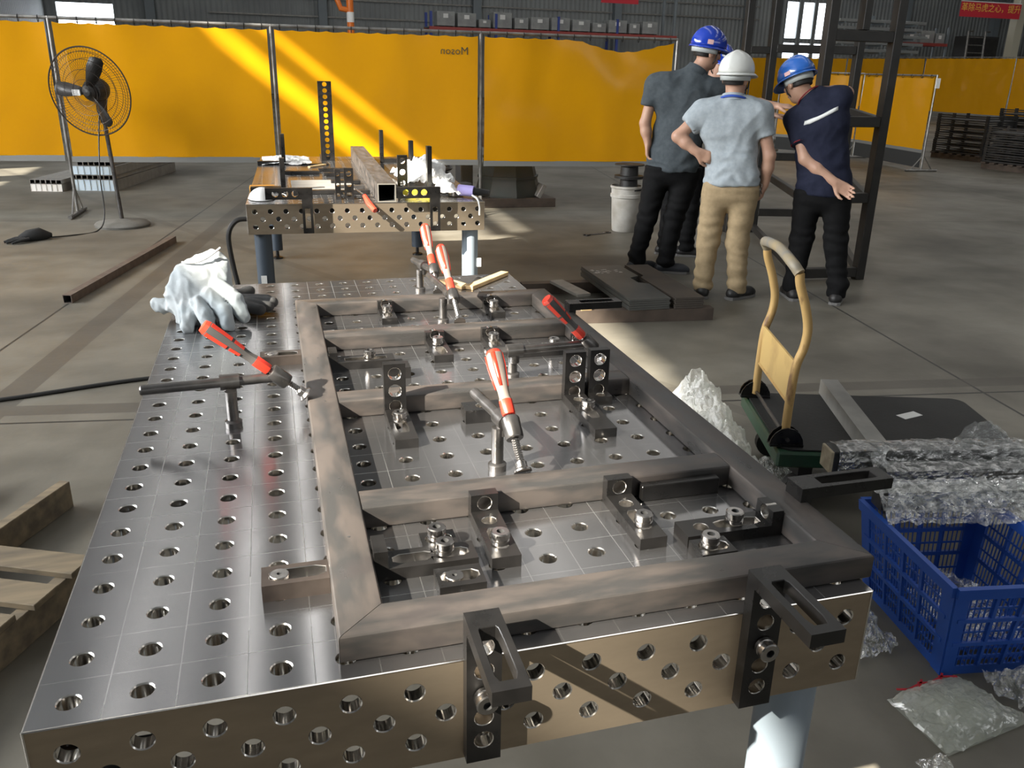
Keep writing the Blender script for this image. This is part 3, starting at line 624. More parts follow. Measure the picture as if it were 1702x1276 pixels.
# black glove on the floor
def lump(name, label, cat, c, size, m, seed=0, amp=.35, n=28, rz=0., group=None, rough=3.):
    """a crumpled closed lump lying on the floor/table, made of a displaced dome"""
    vs = []; fs = []; nu, nv = n, n // 2
    R = Matrix.Rotation(rz, 3, 'Z')
    for j in range(nv + 1):
        ph = PI * j / nv
        for i in range(nu):
            th = 2 * PI * i / nu; d = Vector((math.sin(ph) * math.cos(th), math.sin(ph) * math.sin(th), math.cos(ph)))
            k = 1 + amp * (mn.noise(d * rough + Vector((seed * 3.1, 0, 0))) + .6 * (1 - 2 * abs(mn.noise(d * rough * 2.2 + Vector((0, seed, 5))))) - .3 + .5 * mn.noise(d * rough * 4.5 + Vector((seed, 2, 0))))
            p = Vector((d.x * size[0] * k, d.y * size[1] * k, max(d.z * size[2] * k, -size[2] * .35)))
            vs.append(R @ p + Vector(c) + Vector((0, 0, size[2] * .35)))
    for j in range(nv):
        for i in range(nu): fs.append((j * nu + i, j * nu + (i + 1) % nu, (j + 1) * nu + (i + 1) % nu, (j + 1) * nu + i))
    root = MB().add(vs, fs)
    o = root.build(name, m, None, ang=180); return tag(o, label, cat, group)
clothm = mat('black_cloth', (.02, .02, .02), .85, bump=.4, bscale=40)
gl = thing('work_glove', 'crumpled black glove on the floor left of the fan base', 'glove', (-1.7, 7.33, 0))
mb = MB(); mb.path([(-1.58, 7.42, .03), (-1.66, 7.38, .045), (-1.74, 7.33, .04), (-1.8, 7.3, .025)], [.02, .06, .055, .03], 10); mb.build('palm', clothm, gl)
for k, (a, b) in enumerate((((-1.78, 7.33, .03), (-1.9, 7.3, .012)), ((-1.77, 7.29, .03), (-1.91, 7.24, .012)), ((-1.75, 7.26, .03), (-1.88, 7.19, .012)), ((-1.72, 7.25, .03), (-1.83, 7.16, .012)), ((-1.68, 7.4, .03), (-1.77, 7.47, .014)))):
    MB().path([a, (Vector(a) + Vector(b)) / 2 + Vector((0, 0, .006)), b], [.016, .014, .01], 8).build('finger', clothm, gl)
# ------------------------------------------------------------------ tube stacks and loose tube
def square_tube(name, label, cat, p0, p1, w, m, mend, group=None, h=None, t=.004, roll=0., solid=False):
    p0, p1 = Vector(p0), Vector(p1); h = h or w; u = (p1 - p0); Ln = u.length; u.normalize(); s = u.cross(Vector((0, 0, 1))).normalized(); up = s.cross(u)
    root = thing(name, label, cat, tuple(p0), group)
    a, b = w / 2, h / 2; mb = MB()
    q = [(-a, -b), (a, -b), (a, b), (-a, b)]; qi = [(x * (1 - 2 * t / w), y * (1 - 2 * t / h)) for x, y in q]
    vs = [p0 + s * x + up * y for x, y in q] + [p1 + s * x + up * y for x, y in q] + [p0 + s * x + up * y for x, y in qi] + [p1 + s * x + up * y for x, y in qi]
    fs = [(i, (i + 1) % 4, 4 + (i + 1) % 4, 4 + i) for i in range(4)] + [(8 + i, 12 + i, 12 + (i + 1) % 4, 8 + (i + 1) % 4) for i in range(4)]
    fs += [(i, 8 + i, 8 + (i + 1) % 4, (i + 1) % 4) for i in range(4)] + [(4 + i, 4 + (i + 1) % 4, 12 + (i + 1) % 4, 12 + i) for i in range(4)]
    mb.add(vs, fs, [0] * 4 + [2] * 4 + [1] * 8)
    if solid: mb.add([p0 + u * .004 + s * x + up * y for x, y in qi], [(0, 1, 2, 3)], 1)
    mb.build('tube_wall', [m, mend, darkm], root, smooth=False)
    return root
NTH = ('first', 'second', 'third', 'fourth', 'fifth', 'sixth', 'seventh', 'eighth')
galv = mat('pale_tube', (.32, .31, .29), .5, .4, (.24, .235, .22), 9)
endm = mat('pale_blue_cut_end', (.6, .75, .9), .5)
browntube = mat('brown_tube', (.13, .1, .085), .55, .4, (.19, .15, .125), 14)
dB = Vector((.45, 1.9, 0)).normalized(); sB = Vector((dB.y, -dB.x, 0))
rows = [(0, .13, True, 7, 0.), (.134, .05, False, 8, 0), (.188, .1, True, 7, .02), (.292, .05, False, 6, .1)]
o0 = Vector((-1.985, 10.52, 0)); first = None
for ri, (z, h, pale, n, ox) in enumerate(rows):
    w = .51 / 8 if not pale else .51 / 7
    for k in range(n):
        c = o0 + sB * (ox + w * (k + .5)) + Vector((0, 0, z + h / 2))
        pale_l = ('bottom', 'second', 'third', 'top')[ri]
        square_tube('square_tube', f'tube in the {pale_l} layer of the taller stack behind the fan, {NTH[k]} from left', 'tube', c, c + dB * 2.1, w - .004, galv, endm if pale else polem, f'tubes of the {pale_l} layer in the taller stack', h - .002, solid=pale)
oA = Vector((-2.42, 10.5, 0))
for ri, (z, h, pale, nm) in enumerate(((0, .085, True, 'lower'), (.087, .05, False, 'upper'))):
    for k in range(6):
        c = oA + sB * (.06 * (k + .5)) + Vector((0, 0, z + h / 2))
        square_tube('square_tube', f'tube in the {nm} layer of the lower stack beside the fan, {NTH[k]} from left', 'tube', c, c + dB * 1.6, .056, galv, labelm if pale else polem, f'tubes of the {nm} layer in the low stack', h - .002, solid=pale)
square_tube('square_tube', 'single brown square tube lying on the floor left of the back table', 'tube', (-1.02, 5.09, .028), (-.56, 7.08, .028), .055, browntube, browntube)
tag(MB().path(bez([(-1.6, 3.2, .008), (-.97, 3.31, .008), (-.37, 3.47, .008), (.2, 3.5, .008), (.6, 3.2, .008)]), .011, 8).build('power_cable', cordm), 'thin black cable lying across the floor left of the near table', 'cable')
tag(MB().path(bez([(.17, 4.2, .67), (.1, 4.2, .66), (.055, 4.2, .6), (.05, 4.2, .5), (.075, 4.2, .3), (.12, 4.2, .1), (.2, 4.15, .02), (.35, 4.0, .018)]), .014, 8).build('welding_cable', cordm), 'black cable hanging from the left side of the back table', 'cable')
# ------------------------------------------------------------------ wooden pallet on the left
woodm = mat('weathered_wood', (.24, .185, .115), .8, 0, (.12, .095, .065), 7, (.4, 3, 3), bump=.3, detail=7)
woodend = mat('fresh_wood_edge', (.52, .36, .18), .75, 0, (.42, .28, .14), 14)
pal = thing('wooden_pallet', 'weathered wooden pallet with open slats beside the near table on the left', 'pallet', (-.35, 1.5, 0))
pa = Vector((-.907, .42, 0)); pb = Vector((-.42, -.907, 0)); E0 = Vector((-.30, 1.535, 0))
def plank(a0, a1, b0, b1, z0, z1, nm):
    c = E0 + pa * (a0 + a1) / 2 + pb * (b0 + b1) / 2 + Vector((0, 0, (z0 + z1) / 2))
    return MB().box(c, (a1 - a0, b1 - b0, z1 - z0), .002, R=Matrix.Rotation(math.atan2(pa.y, pa.x), 3, 'Z')).build(nm, woodm, pal, smooth=False)
for b, a0 in ((-.05, 0), (.105, .0), (.25, .02), (.4, .0), (.55, .01), (.7, .0)): plank(a0, 1.05, b, b + .1, .1, .119, 'slat')
for a, b0 in ((.02, -.07), (.4, -.5), (.8, -.52)): plank(a, a + .038, b0, .85, .0, .0995, 'stringer')
# ------------------------------------------------------------------ steel plates on beams
bm_ = mat('rusty_beam', (.07, .053, .043), .6, .3, (.105, .08, .064), 8)
platem = mat('grey_plate', (.085, .088, .085), .5, .5, (.12, .12, .112), 5)
platem2 = mat('brown_plate', (.09, .075, .062), .6, .3, (.065, .056, .048), 5)
chalk = mat('chalk', (.6, .58, .54), .9)
square_tube('support_beam', 'brown square beam on the floor under the near ends of the plates', 'beam', (2.06, 4.03, .041), (3.0, 3.93, .041), .08, bm_, bm_)
square_tube('support_beam', 'brown square beam on the floor under the far ends of the plates', 'beam', (1.95, 4.78, .041), (2.95, 4.72, .041), .08, bm_, bm_)
def notch_plate(i, pile):
    z0 = .083 + .0145 * i; j = (random.random() - .5) * .012
    if pile == 0: P = [(2.42 + j, 3.93), (2.70 + j, 3.93), (2.72 + j, 4.32), (2.66, 4.36), (2.66, 4.5), (2.74 + j, 4.55), (2.74 + j, 4.9), (2.44 + j, 4.9)]; m = platem
    else: P = [(2.735 + j, 3.92), (2.93 + j, 3.91), (2.96 + j, 4.88), (2.78 + j, 4.89), (2.78, 4.55), (2.74, 4.5), (2.735, 4.36)]; m = platem2
    nm = ('bottom', 'second', 'third', 'fourth', 'top')[i]
    return tag(MB().prism(P, z0, z0 + .013).build('steel_plate', m, smooth=False), f'{nm} notched {"grey" if pile == 0 else "brown"} steel plate of the {"left" if pile == 0 else "right"} pile on the beams', 'plate', 'notched plates piled on beams')
for i in range(5): notch_plate(i, 0)
for i in range(5): notch_plate(i, 1)
ck = MB()
for k in range(26): ck.box((2.56 + random.uniform(-.1, .1), 4.72 + random.uniform(-.06, .06), .1555), (random.uniform(.01, .03), random.uniform(.004, .01), .001), R=Matrix.Rotation(random.uniform(-.3, .6), 3, 'Z'))
tag(ck.build('chalk_mark', chalk, D.objects['steel_plate.004'], smooth=False), kind='stuff')
tag(MB().bx(2.12, 2.19, 3.99, 4.02, .082, .1, .001).build('wood_shim', woodend), 'small pale block on the left end of the near beam', 'block')
tag(MB().box((2.22, 4.52, .095), (.1, .42, .02), .001, R=Matrix.Rotation(.15, 3, 'Z')).build('grey_board', galv), 'short grey board lying beside the left plate pile', 'board')
# ------------------------------------------------------------------ bucket with spools, wrench, machine
bk = thing('paint_bucket', 'stained white plastic bucket behind the tallest man', 'bucket', (3.67, 7.06, 0))
bucketm = mat('stained_white_plastic', (.55, .53, .49), .5, 0, (.38, .35, .3), 7, detail=6)
MB().lathe([(0, 0), (.12, 0), (.125, .01), (.142, .33), (.155, .335), (.155, .365), (.145, .37), (.147, .42), (.158, .425), (.158, .445), (.148, .447), (.146, .42), (0, .4)], (3.67, 7.06, 0), n=32).build('pail', bucketm, bk, ang=30)
for z, nm in ((.405, 'lower'), (.53, 'upper')):
    sp = thing('wire_spool', f'{nm} black plastic wire spool stacked in the white bucket', 'spool', (3.69, 7.06, z), 'black spools in the bucket')
    r = .145 if nm == 'lower' else .145
    MB().lathe([(0, 0), (r, 0), (r, .012), (.09, .016), (.085, .108), (r, .112), (r, .123), (0, .123)], (3.69, 7.06, z), n=28).build('flange', cordm, sp, ang=30)
    MB().lathe([(0, .0), (.03, 0), (.03, .1245), (0, .1245)], (3.69, 7.06, z), n=14).build('core', gripm, sp)
wr = thing('wrench', 'open-ended wrench lying on the floor left of the white bucket', 'wrench', (3.3, 6.87, 0))
MB().box((3.32, 6.89, .006), (.2, .022, .01), .002, R=Matrix.Rotation(.35, 3, 'Z')).build('shank', boltm, wr)
MB().prism([(.0, .0), (.05, -.03), (.06, -.01), (.03, 0), (.06, .012), (.05, .032), (-.01, .012)], .001, .014, R=TR((3.42, 6.93, 0), .35)).build('jaw', boltm, wr)
MB().prism([(.0, .0), (.05, -.03), (.06, -.01), (.03, 0), (.06, .012), (.05, .032), (-.01, .012)], .001, .014, R=TR((3.22, 6.85, 0), .35 + PI)).build('jaw', barm, wr)
mach = thing('floor_machine', 'dark green machine base on a brown skid below the yellow screen', 'machine', (2.85, 9.0, 0))
greenm = mat('dark_green_paint', (.035, .042, .036), .5, 0, (.05, .05, .045), 6)
MB().bx(2.55, 3.45, 8.62, 8.74, 0, .1, .004).bx(2.55, 3.45, 9.3, 9.42, 0, .1, .004).bx(2.6, 2.72, 8.74, 9.3, 0, .09).bx(3.33, 3.45, 8.74, 9.3, 0, .09).build('skid', bm_, mach)
MB().lathe([(0, .1), (.4, .1), (.4, .13), (.27, .62), (0, .62)], (2.98, 9.02, 0), n=8).build('pedestal', greenm, mach, ang=30)
MB().lathe([(0, .62), (.26, .62), (.36, .66), (.36, .8), (.2, .85), (0, .85)], (2.98, 9.02, 0), n=28).build('turntable', browntube, mach, ang=30)
for z in (.3, .52): MB().lathe([(.0, z), (.415 - .265 * (z - .13), z), (.415 - .265 * (z - .13), z + .03), (0, z + .03)], (2.98, 9.02, 0), n=8).build('band', greenm, mach)
MB().box((3.28, 8.72, .18), (.05, .2, .16), .004, R=Matrix.Rotation(.5, 3, 'Y')).build('outrigger', galv, mach)
sm = mat('spring_steel', (.16, .15, .14), .3, .9)
for k, (x, y) in enumerate(((1.98, 9.5), (2.28, 9.45), (1.7, 9.6), (1.42, 9.65))):
    so_ = thing('coil_spring', ('heavy coil spring standing below the screen, nearest the machine', 'heavy coil spring below the screen, second from the machine', 'heavy coil spring below the screen, third from the machine', 'heavy coil spring below the screen, farthest from the machine')[(1, 0, 2, 3)[k]], 'spring', (x, y, 0), 'coil springs under the screen')
    MB().path([(x + .1 * math.cos(t), y + .1 * math.sin(t), .025 + .085 * t / (2 * PI)) for t in np.arange(0, 2 * PI * 8, .45)], .022, 6).build('coil', sm, so_)
    MB().lathe([(0, .0), (.14, 0), (.14, .02), (0, .02)], (x, y, -.002), n=20).build('seat', blackm, so_)
bxm = mat('grey_box_paint', (.11, .12, .135), .45)
for k, (x, y, z, sx, sy, sz, rz, lb) in enumerate(((2.36, 8.8, .19, .22, .15, .26, .3, 'tilted grey metal box below the screen, left of the machine'), (2.5, 9.25, .3, .16, .16, .5, .2, 'upright grey metal box behind the tilted one below the screen'))):
    bb = thing('junction_box', lb, 'box', (x, y, 0)); MB().box((x, y, sz / 2 + .006), (sx, sy, sz), .006, R=Matrix.Rotation(rz, 3, 'Z')).build('case', bxm, bb)
    MB(TR((x, y, sz / 2), rz)).bx(-sx * .4, sx * .4, -sy / 2 - .004, -sy / 2 + .002, -sz * .4, sz * .4, .001).build('lid', bxm, bb)
# ------------------------------------------------------------------ clear plastic film
def wrap_mat(name, gl, df, rough, col=(.9, .93, .92), bsc=26, bst=.6, tl=.5):
    """thin plastic: mostly see-through, part mirror glint, part milky"""
    m = D.materials.new(name); m.use_nodes = True; nt = m.node_tree; N = nt.nodes; L = nt.links; N.remove(N['Principled BSDF'])
    tc = N.new('ShaderNodeTexCoord'); nz = N.new('ShaderNodeTexNoise'); nz.inputs['Scale'].default_value = bsc; nz.inputs['Detail'].default_value = 5; L.new(tc.outputs['Object'], nz.inputs['Vector'])
    bp = N.new('ShaderNodeBump'); bp.inputs['Strength'].default_value = bst; bp.inputs['Distance'].default_value = .02; L.new(nz.outputs[0], bp.inputs['Height'])
    def mixer(f, a, b):
        ms = N.new('ShaderNodeMixShader'); ms.inputs[0].default_value = f; L.new(a, ms.inputs[1]); L.new(b, ms.inputs[2]); return ms
    t = N.new('ShaderNodeBsdfTransparent'); t.inputs[0].default_value = (.95, .97, .96, 1)
    d = N.new('ShaderNodeBsdfDiffuse'); d.inputs[0].default_value = (*col, 1); q = N.new('ShaderNodeBsdfTranslucent'); q.inputs[0].default_value = (*col, 1)
    g = N.new('ShaderNodeBsdfGlossy'); g.inputs[0].default_value = (1, 1, 1, 1); g.inputs['Roughness'].default_value = rough
    L.new(bp.outputs[0], g.inputs['Normal']); L.new(bp.outputs[0], d.inputs['Normal'])
    milk = mixer(tl, d.outputs[0], q.outputs[0]); a = mixer(df, t.outputs[0], milk.outputs[0]); z = mixer(gl, a.outputs[0], g.outputs[0])
    r = N.new('ShaderNodeMapRange'); r.inputs[1].default_value = .4; r.inputs[2].default_value = .65; r.inputs[3].default_value = gl * .4; r.inputs[4].default_value = min(1, gl * 1.6); L.new(nz.outputs[0], r.inputs[0]); L.new(r.outputs[0], z.inputs[0])
    L.new(z.outputs[0], N['Material Output'].inputs[0]); return m
wrapm = wrap_mat('clear_stretch_film', .4, .09, .12, (.95, .97, .97), 40, .8)
bagm = wrap_mat('milky_plastic_bag', .12, .42, .2, (.85, .87, .78), 14, .5)
bubblem = wrap_mat('bubble_wrap', .16, .75, .25, (.95, .95, .9), 60, .6)
def ridged(p, s, seed=0.): 
    p = Vector(p) * s + Vector((seed * 1.7, seed, -seed)); return (1 - 2 * abs(mn.noise(p))) * .6 + .3 * (1 - 2 * abs(mn.noise(p * 2.3))) + .2 * mn.noise(p * 5)
def film_sheet(name, m, f, nx, ny, amp, s, seed, parent, up=Vector((0, 0, 1)), lift=True):
    vs = []; nx = int(nx * 1.7); ny = int(ny * 1.7)
    for j in range(ny + 1):
        for i in range(nx + 1):
            p = Vector(f(i / nx, j / ny)); d = ridged(p, s, seed) * amp + .25 * amp * mn.noise(p * s * 7)
            vs.append(p + up * (abs(d) if lift else d) + Vector((mn.noise(p * s * 1.3 + Vector((9, seed, 0))), mn.noise(p * s * 1.3 + Vector((0, seed, 9))), 0)) * amp * .8)
    fs = [(j * (nx + 1) + i, j * (nx + 1) + i + 1, (j + 1) * (nx + 1) + i + 1, (j + 1) * (nx + 1) + i) for j in range(ny) for i in range(nx)]
    return MB().add(vs, fs).build(name, m, parent, smooth=False)
# ------------------------------------------------------------------ platform trolley
tr = thing('platform_trolley', 'green platform trolley with worn yellow handle and black deck right of the near table', 'trolley', (2.4, 1.6, 0))
lv = Vector((.955, -.30, 0)).normalized(); wv = Vector((.30, .955, 0)); Nc = Vector((1.972, 1.509, 0))
RT = Matrix.Rotation(math.atan2(lv.y, lv.x), 3, 'Z')
ytm = mat('worn_yellow_paint', (.5, .32, .12), .5, .1, (.20, .11, .05), 22, (1, 1, .35), detail=7, lo=.56, hi=.66)
ytp = mat('yellow_handle_panel', (.56, .38, .14), .5, .05, (.42, .27, .1), 7, lo=.5, hi=.7)
grn = mat('green_trolley_paint', (.02, .07, .035), .4, 0, (.03, .055, .035), 9)
deckm = mat('black_rubber_deck', (.012, .012, .0115), .65, 0, (.018, .018, .017), 5, bump=.1, bscale=60)
def trp(l, w, z): return Nc + lv * l + wv * w + Vector((0, 0, z))
MB().box(trp(.46, .3, .215), (.92, .6, .06), .008, R=RT).build('deck_frame', grn, tr)
def rrect(x0, x1, y0, y1, r, k=5):
    P = []
    for cx, cy, a0 in ((x1 - r, y0 + r, -PI / 2), (x1 - r, y1 - r, 0), (x0 + r, y1 - r, PI / 2), (x0 + r, y0 + r, PI)):
        for j in range(k + 1): a = a0 + PI / 2 * j / k; P.append((cx + r * math.cos(a), cy + r * math.sin(a)))
    return P
TM = Matrix(((lv.x, wv.x, 0, Nc.x), (lv.y, wv.y, 0, Nc.y), (0, 0, 1, 0), (0, 0, 0, 1)))
MB().prism(rrect(.015, .915, .015, .585, .05), .2455, .252, R=TM).build('deck_mat', deckm, tr, smooth=False)
for l in (.12, .8):
    for w in (.09, .51):
        c = trp(l, w, .062); ca = MB().bx(c.x - .03, c.x + .03, c.y - .03, c.y + .03, .13, .186).build('caster_fork', blackm, tr)
        MB().cyl(c - wv * .018, c + wv * .018, .06, n=22).build('wheel', cordm, ca, ang=30)
hl = .04; zl = [(.27, 0), (.4, 0), (.54, .005), (.62, .025), (.69, .028), (.77, .008), (.84, -.018), (.88, -.025)]
pts1 = [trp(hl + o, .53 - .0 * z, z) for z, o in zl]; pts2 = [trp(hl + o, .075, z) for z, o in zl]
top = bez([pts1[-1], trp(hl - .045, .49, .91), trp(hl - .045, .3, .925), trp(hl - .045, .115, .91), pts2[-1]], 6)
MB().path(bez(pts1, 5), .016, 12).build('handle_tube', ytm, tr); MB().path(bez(pts2, 5), .016, 12).build('handle_tube', ytm, tr)
MB().path(top, .019, 12).build('hand_grip', mat('grey_worn_grip', (.22, .21, .19), .6, .2, (.35, .28, .17), 12), tr)
pm = MB(); M4 = Matrix(((wv.x, 0, lv.x, (Nc + lv * hl).x), (wv.y, 0, lv.y, (Nc + lv * hl).y), (0, 1, 0, 0), (0, 0, 0, 1)))
pm.prism([(.085, .41), (.52, .41), (.52, .565), (.085, .565)], -.004, .004, R=M4); pm.build('handle_panel', ytp, tr, smooth=False)
MB().cyl(trp(hl, .085, .405), trp(hl, .52, .405), .008, n=8).build('panel_rod', ytm, tr)
MB().cyl(trp(hl, .03, .28), trp(hl, .57, .28), .007, n=8).build('pivot_rod', barm, tr)
for w in (.06, .545):
    q = MB(); Mh = Matrix(((lv.x, 0, wv.x, trp(hl, w, 0).x), (lv.y, 0, wv.y, trp(hl, w, 0).y), (0, 1, 0, .252), (0, 0, 0, 1)))
    q.prism([(-.06, 0)] + [(.062 * math.cos(a), .07 * math.sin(a)) for a in np.linspace(PI, 0, 9)] + [(.06, 0)], -.018, -.012, R=Mh); q.prism([(-.06, 0)] + [(.062 * math.cos(a), .07 * math.sin(a)) for a in np.linspace(PI, 0, 9)] + [(.06, 0)], .012, .018, R=Mh)
    q.box(trp(hl, w, .256), (.12, .05, .008), R=RT); q.build('hinge_bracket', blackm, tr, smooth=False)
MB().box(trp(.62, .38, .2525), (.1, .045, .001), R=Matrix.Rotation(.2, 3, 'Z')).build('paper_tag', labelm, tr)
square_tube('steel_channel', 'grey steel tube lying across the black trolley deck', 'tube', trp(.33, -.05, .2845), trp(.36, .6, .2845), .07, galv, galv, h=.062)
# ------------------------------------------------------------------ film-wrapped bars
capm = mat('cardboard_cap', (.42, .36, .26), .8, 0, (.3, .25, .18), 30)
def wrapped_bar(label, p0, p1, w, seed, cap=True, tail=False):
    p0, p1 = Vector(p0), Vector(p1); u = (p1 - p0).normalized(); s = u.cross(Vector((0, 0, 1))).normalized(); up = s.cross(u); Ln = (p1 - p0).length
    root = thing('wrapped_bar', label, 'bar', tuple(p0), 'film-wrapped bars over the crate')
    Rm = Matrix((u, s, up)).transposed()
    MB().box((p0 + p1) / 2, (Ln, w, w), .003, R=Rm).build('bar', mat('dark_bar_steel', (.035, .035, .037), .35, .5, (.06, .06, .06), 20), root)
    if cap: MB().box(p0 - u * .003, (.01, w * .98, w * .98), .002, R=Rm).build('end_cap', capm, root)
    nx, nc = 130, 40; vs = []
    for i in range(nx + 1):
        for k in range(nc):
            t = 2 * PI * k / nc; c, q = math.cos(t), math.sin(t); k4 = 1 / max(abs(c), abs(q)); r = w / 2 * (1 + (k4 - 1) * .75) + .007
            p = p0 + u * (.015 + (Ln - .01) * i / nx) + s * c * r + up * q * r
            d = ridged(Vector((p.x * .45, p.y, p.z * 1.2)), 30, seed) * .007 + mn.noise(p * 9) * .006 + mn.noise(p * 130) * .002
            vs.append(p + (s * c + up * q) * d)
    fs = [(i * nc + k, i * nc + (k + 1) % nc, (i + 1) * nc + (k + 1) % nc, (i + 1) * nc + k) for i in range(nx) for k in range(nc)]
    MB().add(vs, fs).build('stretch_film', wrapm, root, smooth=False)
    if tail:
        a = p0 + u * .42 + up * w * .5
        film_sheet('film_tail', wrapm, lambda x, y: a + u * (x * .2 + y * .0) + up * (.005 + .075 * y * math.sin(PI * x ** .8)) + s * (.02 * y - .02), 24, 12, .012, 24, seed + 1, root)
    return root
wrapped_bar('topmost film-wrapped dark bar with cardboard end cap, resting on the trolley', (1.965, 1.225, .356), (2.62, 1.095, .356), .076, 3, True, True)
wrapped_bar('film-wrapped dark bar just below the topmost one, beyond the blue crate', (2.05, 1.1, .337), (2.95, .95, .337), .062, 5, False)
wrapped_bar('lowest film-wrapped dark bar lying over the blue crate rim', (1.97, .985, .335), (2.9, .80, .335), .058, 8, False)
fd = tag(film_sheet('film_sheet', wrapm, lambda x, y: Vector((1.95 + x * .75 + y * .0, 1.02 - x * .16 - .13 * y, .372 - .07 * y * y - .01 * y)), 70, 18, .016, 22, 11, None), 'crumpled clear film draped from the wrapped bars over the blue crate', 'film')
fd2 = tag(film_sheet('film_tuft', wrapm, lambda x, y: Vector((2.02 + x * .07, 1.1 + .02 * x - .03 * y, .42 - .11 * y + .02 * x)), 20, 24, .018, 30, 12, None), 'small tuft of clear film hanging at the end of the middle wrapped bar', 'film')
# ------------------------------------------------------------------ blue crate
bluem = mat('blue_crate_plastic', (.018, .085, .42), .38, 0, (.03, .11, .48), 5)
cr = thing('plastic_crate', 'blue plastic lattice crate on the floor at the right', 'crate', (1.95, .6, 0))
cl_, cs_ = Vector((.143, .99, 0)).normalized(), Vector((.985, -.17, 0)).normalized(); cO = Vector((1.905, .572, 0)); CL, CS, CH, IN = .48, .40, .30, .036
def cp(s, l, z):   # crate point; walls taper inwards downwards
    f = IN * (1 - z / CH); return cO + cs_ * (f + s * (CS - 2 * f)) + cl_ * (f + l * (CL - 2 * f)) + Vector((0, 0, z))
walls = [((0, 0), (0, 1)), ((0, 0), (1, 0)), ((1, 0), (1, 1)), ((0, 1), (1, 1))]
for (a, b) in walls:
    def W_(u, z, o=0.):
        s = a[0] + (b[0] - a[0]) * u; l = a[1] + (b[1] - a[1]) * u; p = cp(s, l, z)
        n = (cp(.5, .5, z) - (cp((a[0] + b[0]) / 2, (a[1] + b[1]) / 2, z))).normalized(); return p + n * o
    def slab(u0, u1, z0, z1, t0, t1, mb):
        q = [W_(u, z, t) for t in (t0, t1) for (u, z) in ((u0, z0), (u1, z0), (u1, z1), (u0, z1))]
        mb.add(q, [(0, 1, 2, 3), (4, 7, 6, 5), (0, 4, 5, 1), (1, 5, 6, 2), (2, 6, 7, 3), (3, 7, 4, 0)])
    fr = MB()
    slab(0, 1, .268, CH, -.012, .004, fr)
    wo = fr.build('top_rim', bluem, cr, smooth=False); fr = MB(); slab(0, 1, .0, .03, 0, .004, fr); fr.build('bottom_rim', bluem, wo, smooth=False)
    for z in (.105, .185):
        q = MB(); slab(.04, .96, z, z + .012, -.007, .003, q); q.build('band', bluem, wo, smooth=False)
    for u0, u1 in ((0, .1), (.9, 1)):
        q = MB(); slab(u0, u1, .0, CH - .03, -.004, .003, q); q.build('corner_post', bluem, wo, smooth=False)
    for u in (.3, .5, .7):
        q = MB(); slab(u - .012, u + .012, .03, .268, -.006, .002, q); q.build('rib', bluem, wo, smooth=False)
    q = MB(); nS = 26 if (a[0] == b[0]) else 20
    for k in range(nS):
        u = .1 + .8 * (k + .5) / nS; slab(u - .0038, u + .0038, .03, .268, 0, .003, q)
    for z in (.06, .145, .225): slab(.1, .9, z, z + .006, 0, .003, q)
    tag(q.build('lattice', bluem, wo, smooth=False), kind='stuff')
q = MB()
for k in range(9):
    s = .02 + .96 * k / 8; A, B = cp(s, .01, .012), cp(s, .99, .012); q.path([A, B], .005, 4)
for k in range(11):
    l = .02 + .96 * k / 10; q.path([cp(.01, l, .012), cp(.99, l, .012)], .005, 4)
tag(q.build('bottom_grid', bluem, cr), kind='stuff')
tag(film_sheet('plastic_scrap', wrapm, lambda x, y: cp(.12 + .7 * x, .12 + .6 * y, .06 + .05 * math.sin(3 * x) * y), 26, 26, .035, 14, 21, None), 'clear plastic scraps lying inside the blue crate', 'plastic')
tsu = thing('timber_trestle', 'low timber trestle under the right ends of the wrapped bars', 'trestle', (2.82, .92, 0))
MB().box((2.82, .92, .275), (.09, .55, .055), .003, R=Matrix.Rotation(-.17, 3, 'Z')).build('top_beam', woodm, tsu)
for y in (.72, 1.12): MB().box((2.82 + (.92 - y) * -.17, y, .124), (.1, .08, .247), .003, R=Matrix.Rotation(-.17, 3, 'Z')).build('block', woodm, tsu)
# ------------------------------------------------------------------ plastic on the floor
tag(film_sheet('bubble_wrap', bubblem, lambda x, y: Vector((1.80 + .25 * y + .14 * (1 - x), 2.34 - .66 * x - .03 * y, .02 + .22 * math.sin(PI * min(1, y * 1.02)) ** .7 * (1 - .45 * x))), 44, 30, .05, 9, 31, None), 'white bubble wrap heaped on the floor between near table and trolley', 'bubble wrap')
tag(film_sheet('film_scrap', wrapm, lambda x, y: Vector((2.02 + .16 * x, 1.62 + .22 * y - .06 * x, .01 + .09 * math.sin(PI * y) * math.sin(PI * x))), 26, 26, .035, 18, 33, None), 'clear film scrap on the floor at the near corner of the trolley', 'film')
tag(film_sheet('film_scrap', wrapm, lambda x, y: Vector((1.73 + .17 * x, .68 + .3 * y + .03 * x, .005 + .09 * math.sin(PI * y) * math.sin(PI * x))), 30, 34, .03, 17, 35, None), 'crumpled clear film on the floor between near table and blue crate', 'film')
tag(film_sheet('film_scrap', wrapm, lambda x, y: Vector((1.65 + .07 * x, .27 + .07 * y, .004 + .05 * math.sin(PI * y) * math.sin(PI * x))), 22, 22, .018, 26, 37, None), 'small crumpled film ball at the bottom edge right of the table leg', 'film')
tag(film_sheet('film_scrap', wrapm, lambda x, y: Vector((2.02 + .2 * x, .42 + .14 * y - .04 * x, .012 + .06 * math.sin(PI * y) * math.sin(PI * x))), 26, 22, .03, 18, 39, None), 'crumpled film on the floor right of the milky plastic bag', 'film')
bag = thing('plastic_bag', 'flat milky plastic bag with red printed edge in front of the blue crate', 'bag', (1.87, .47, 0))
bc = [Vector((1.735, .553, .003)), Vector((1.75, .35, .003)), Vector((2.03, .39, .003)), Vector((1.97, .575, .003))]
bq = lambda x, y: bc[0].lerp(bc[1], y).lerp(bc[3].lerp(bc[2], y), x)
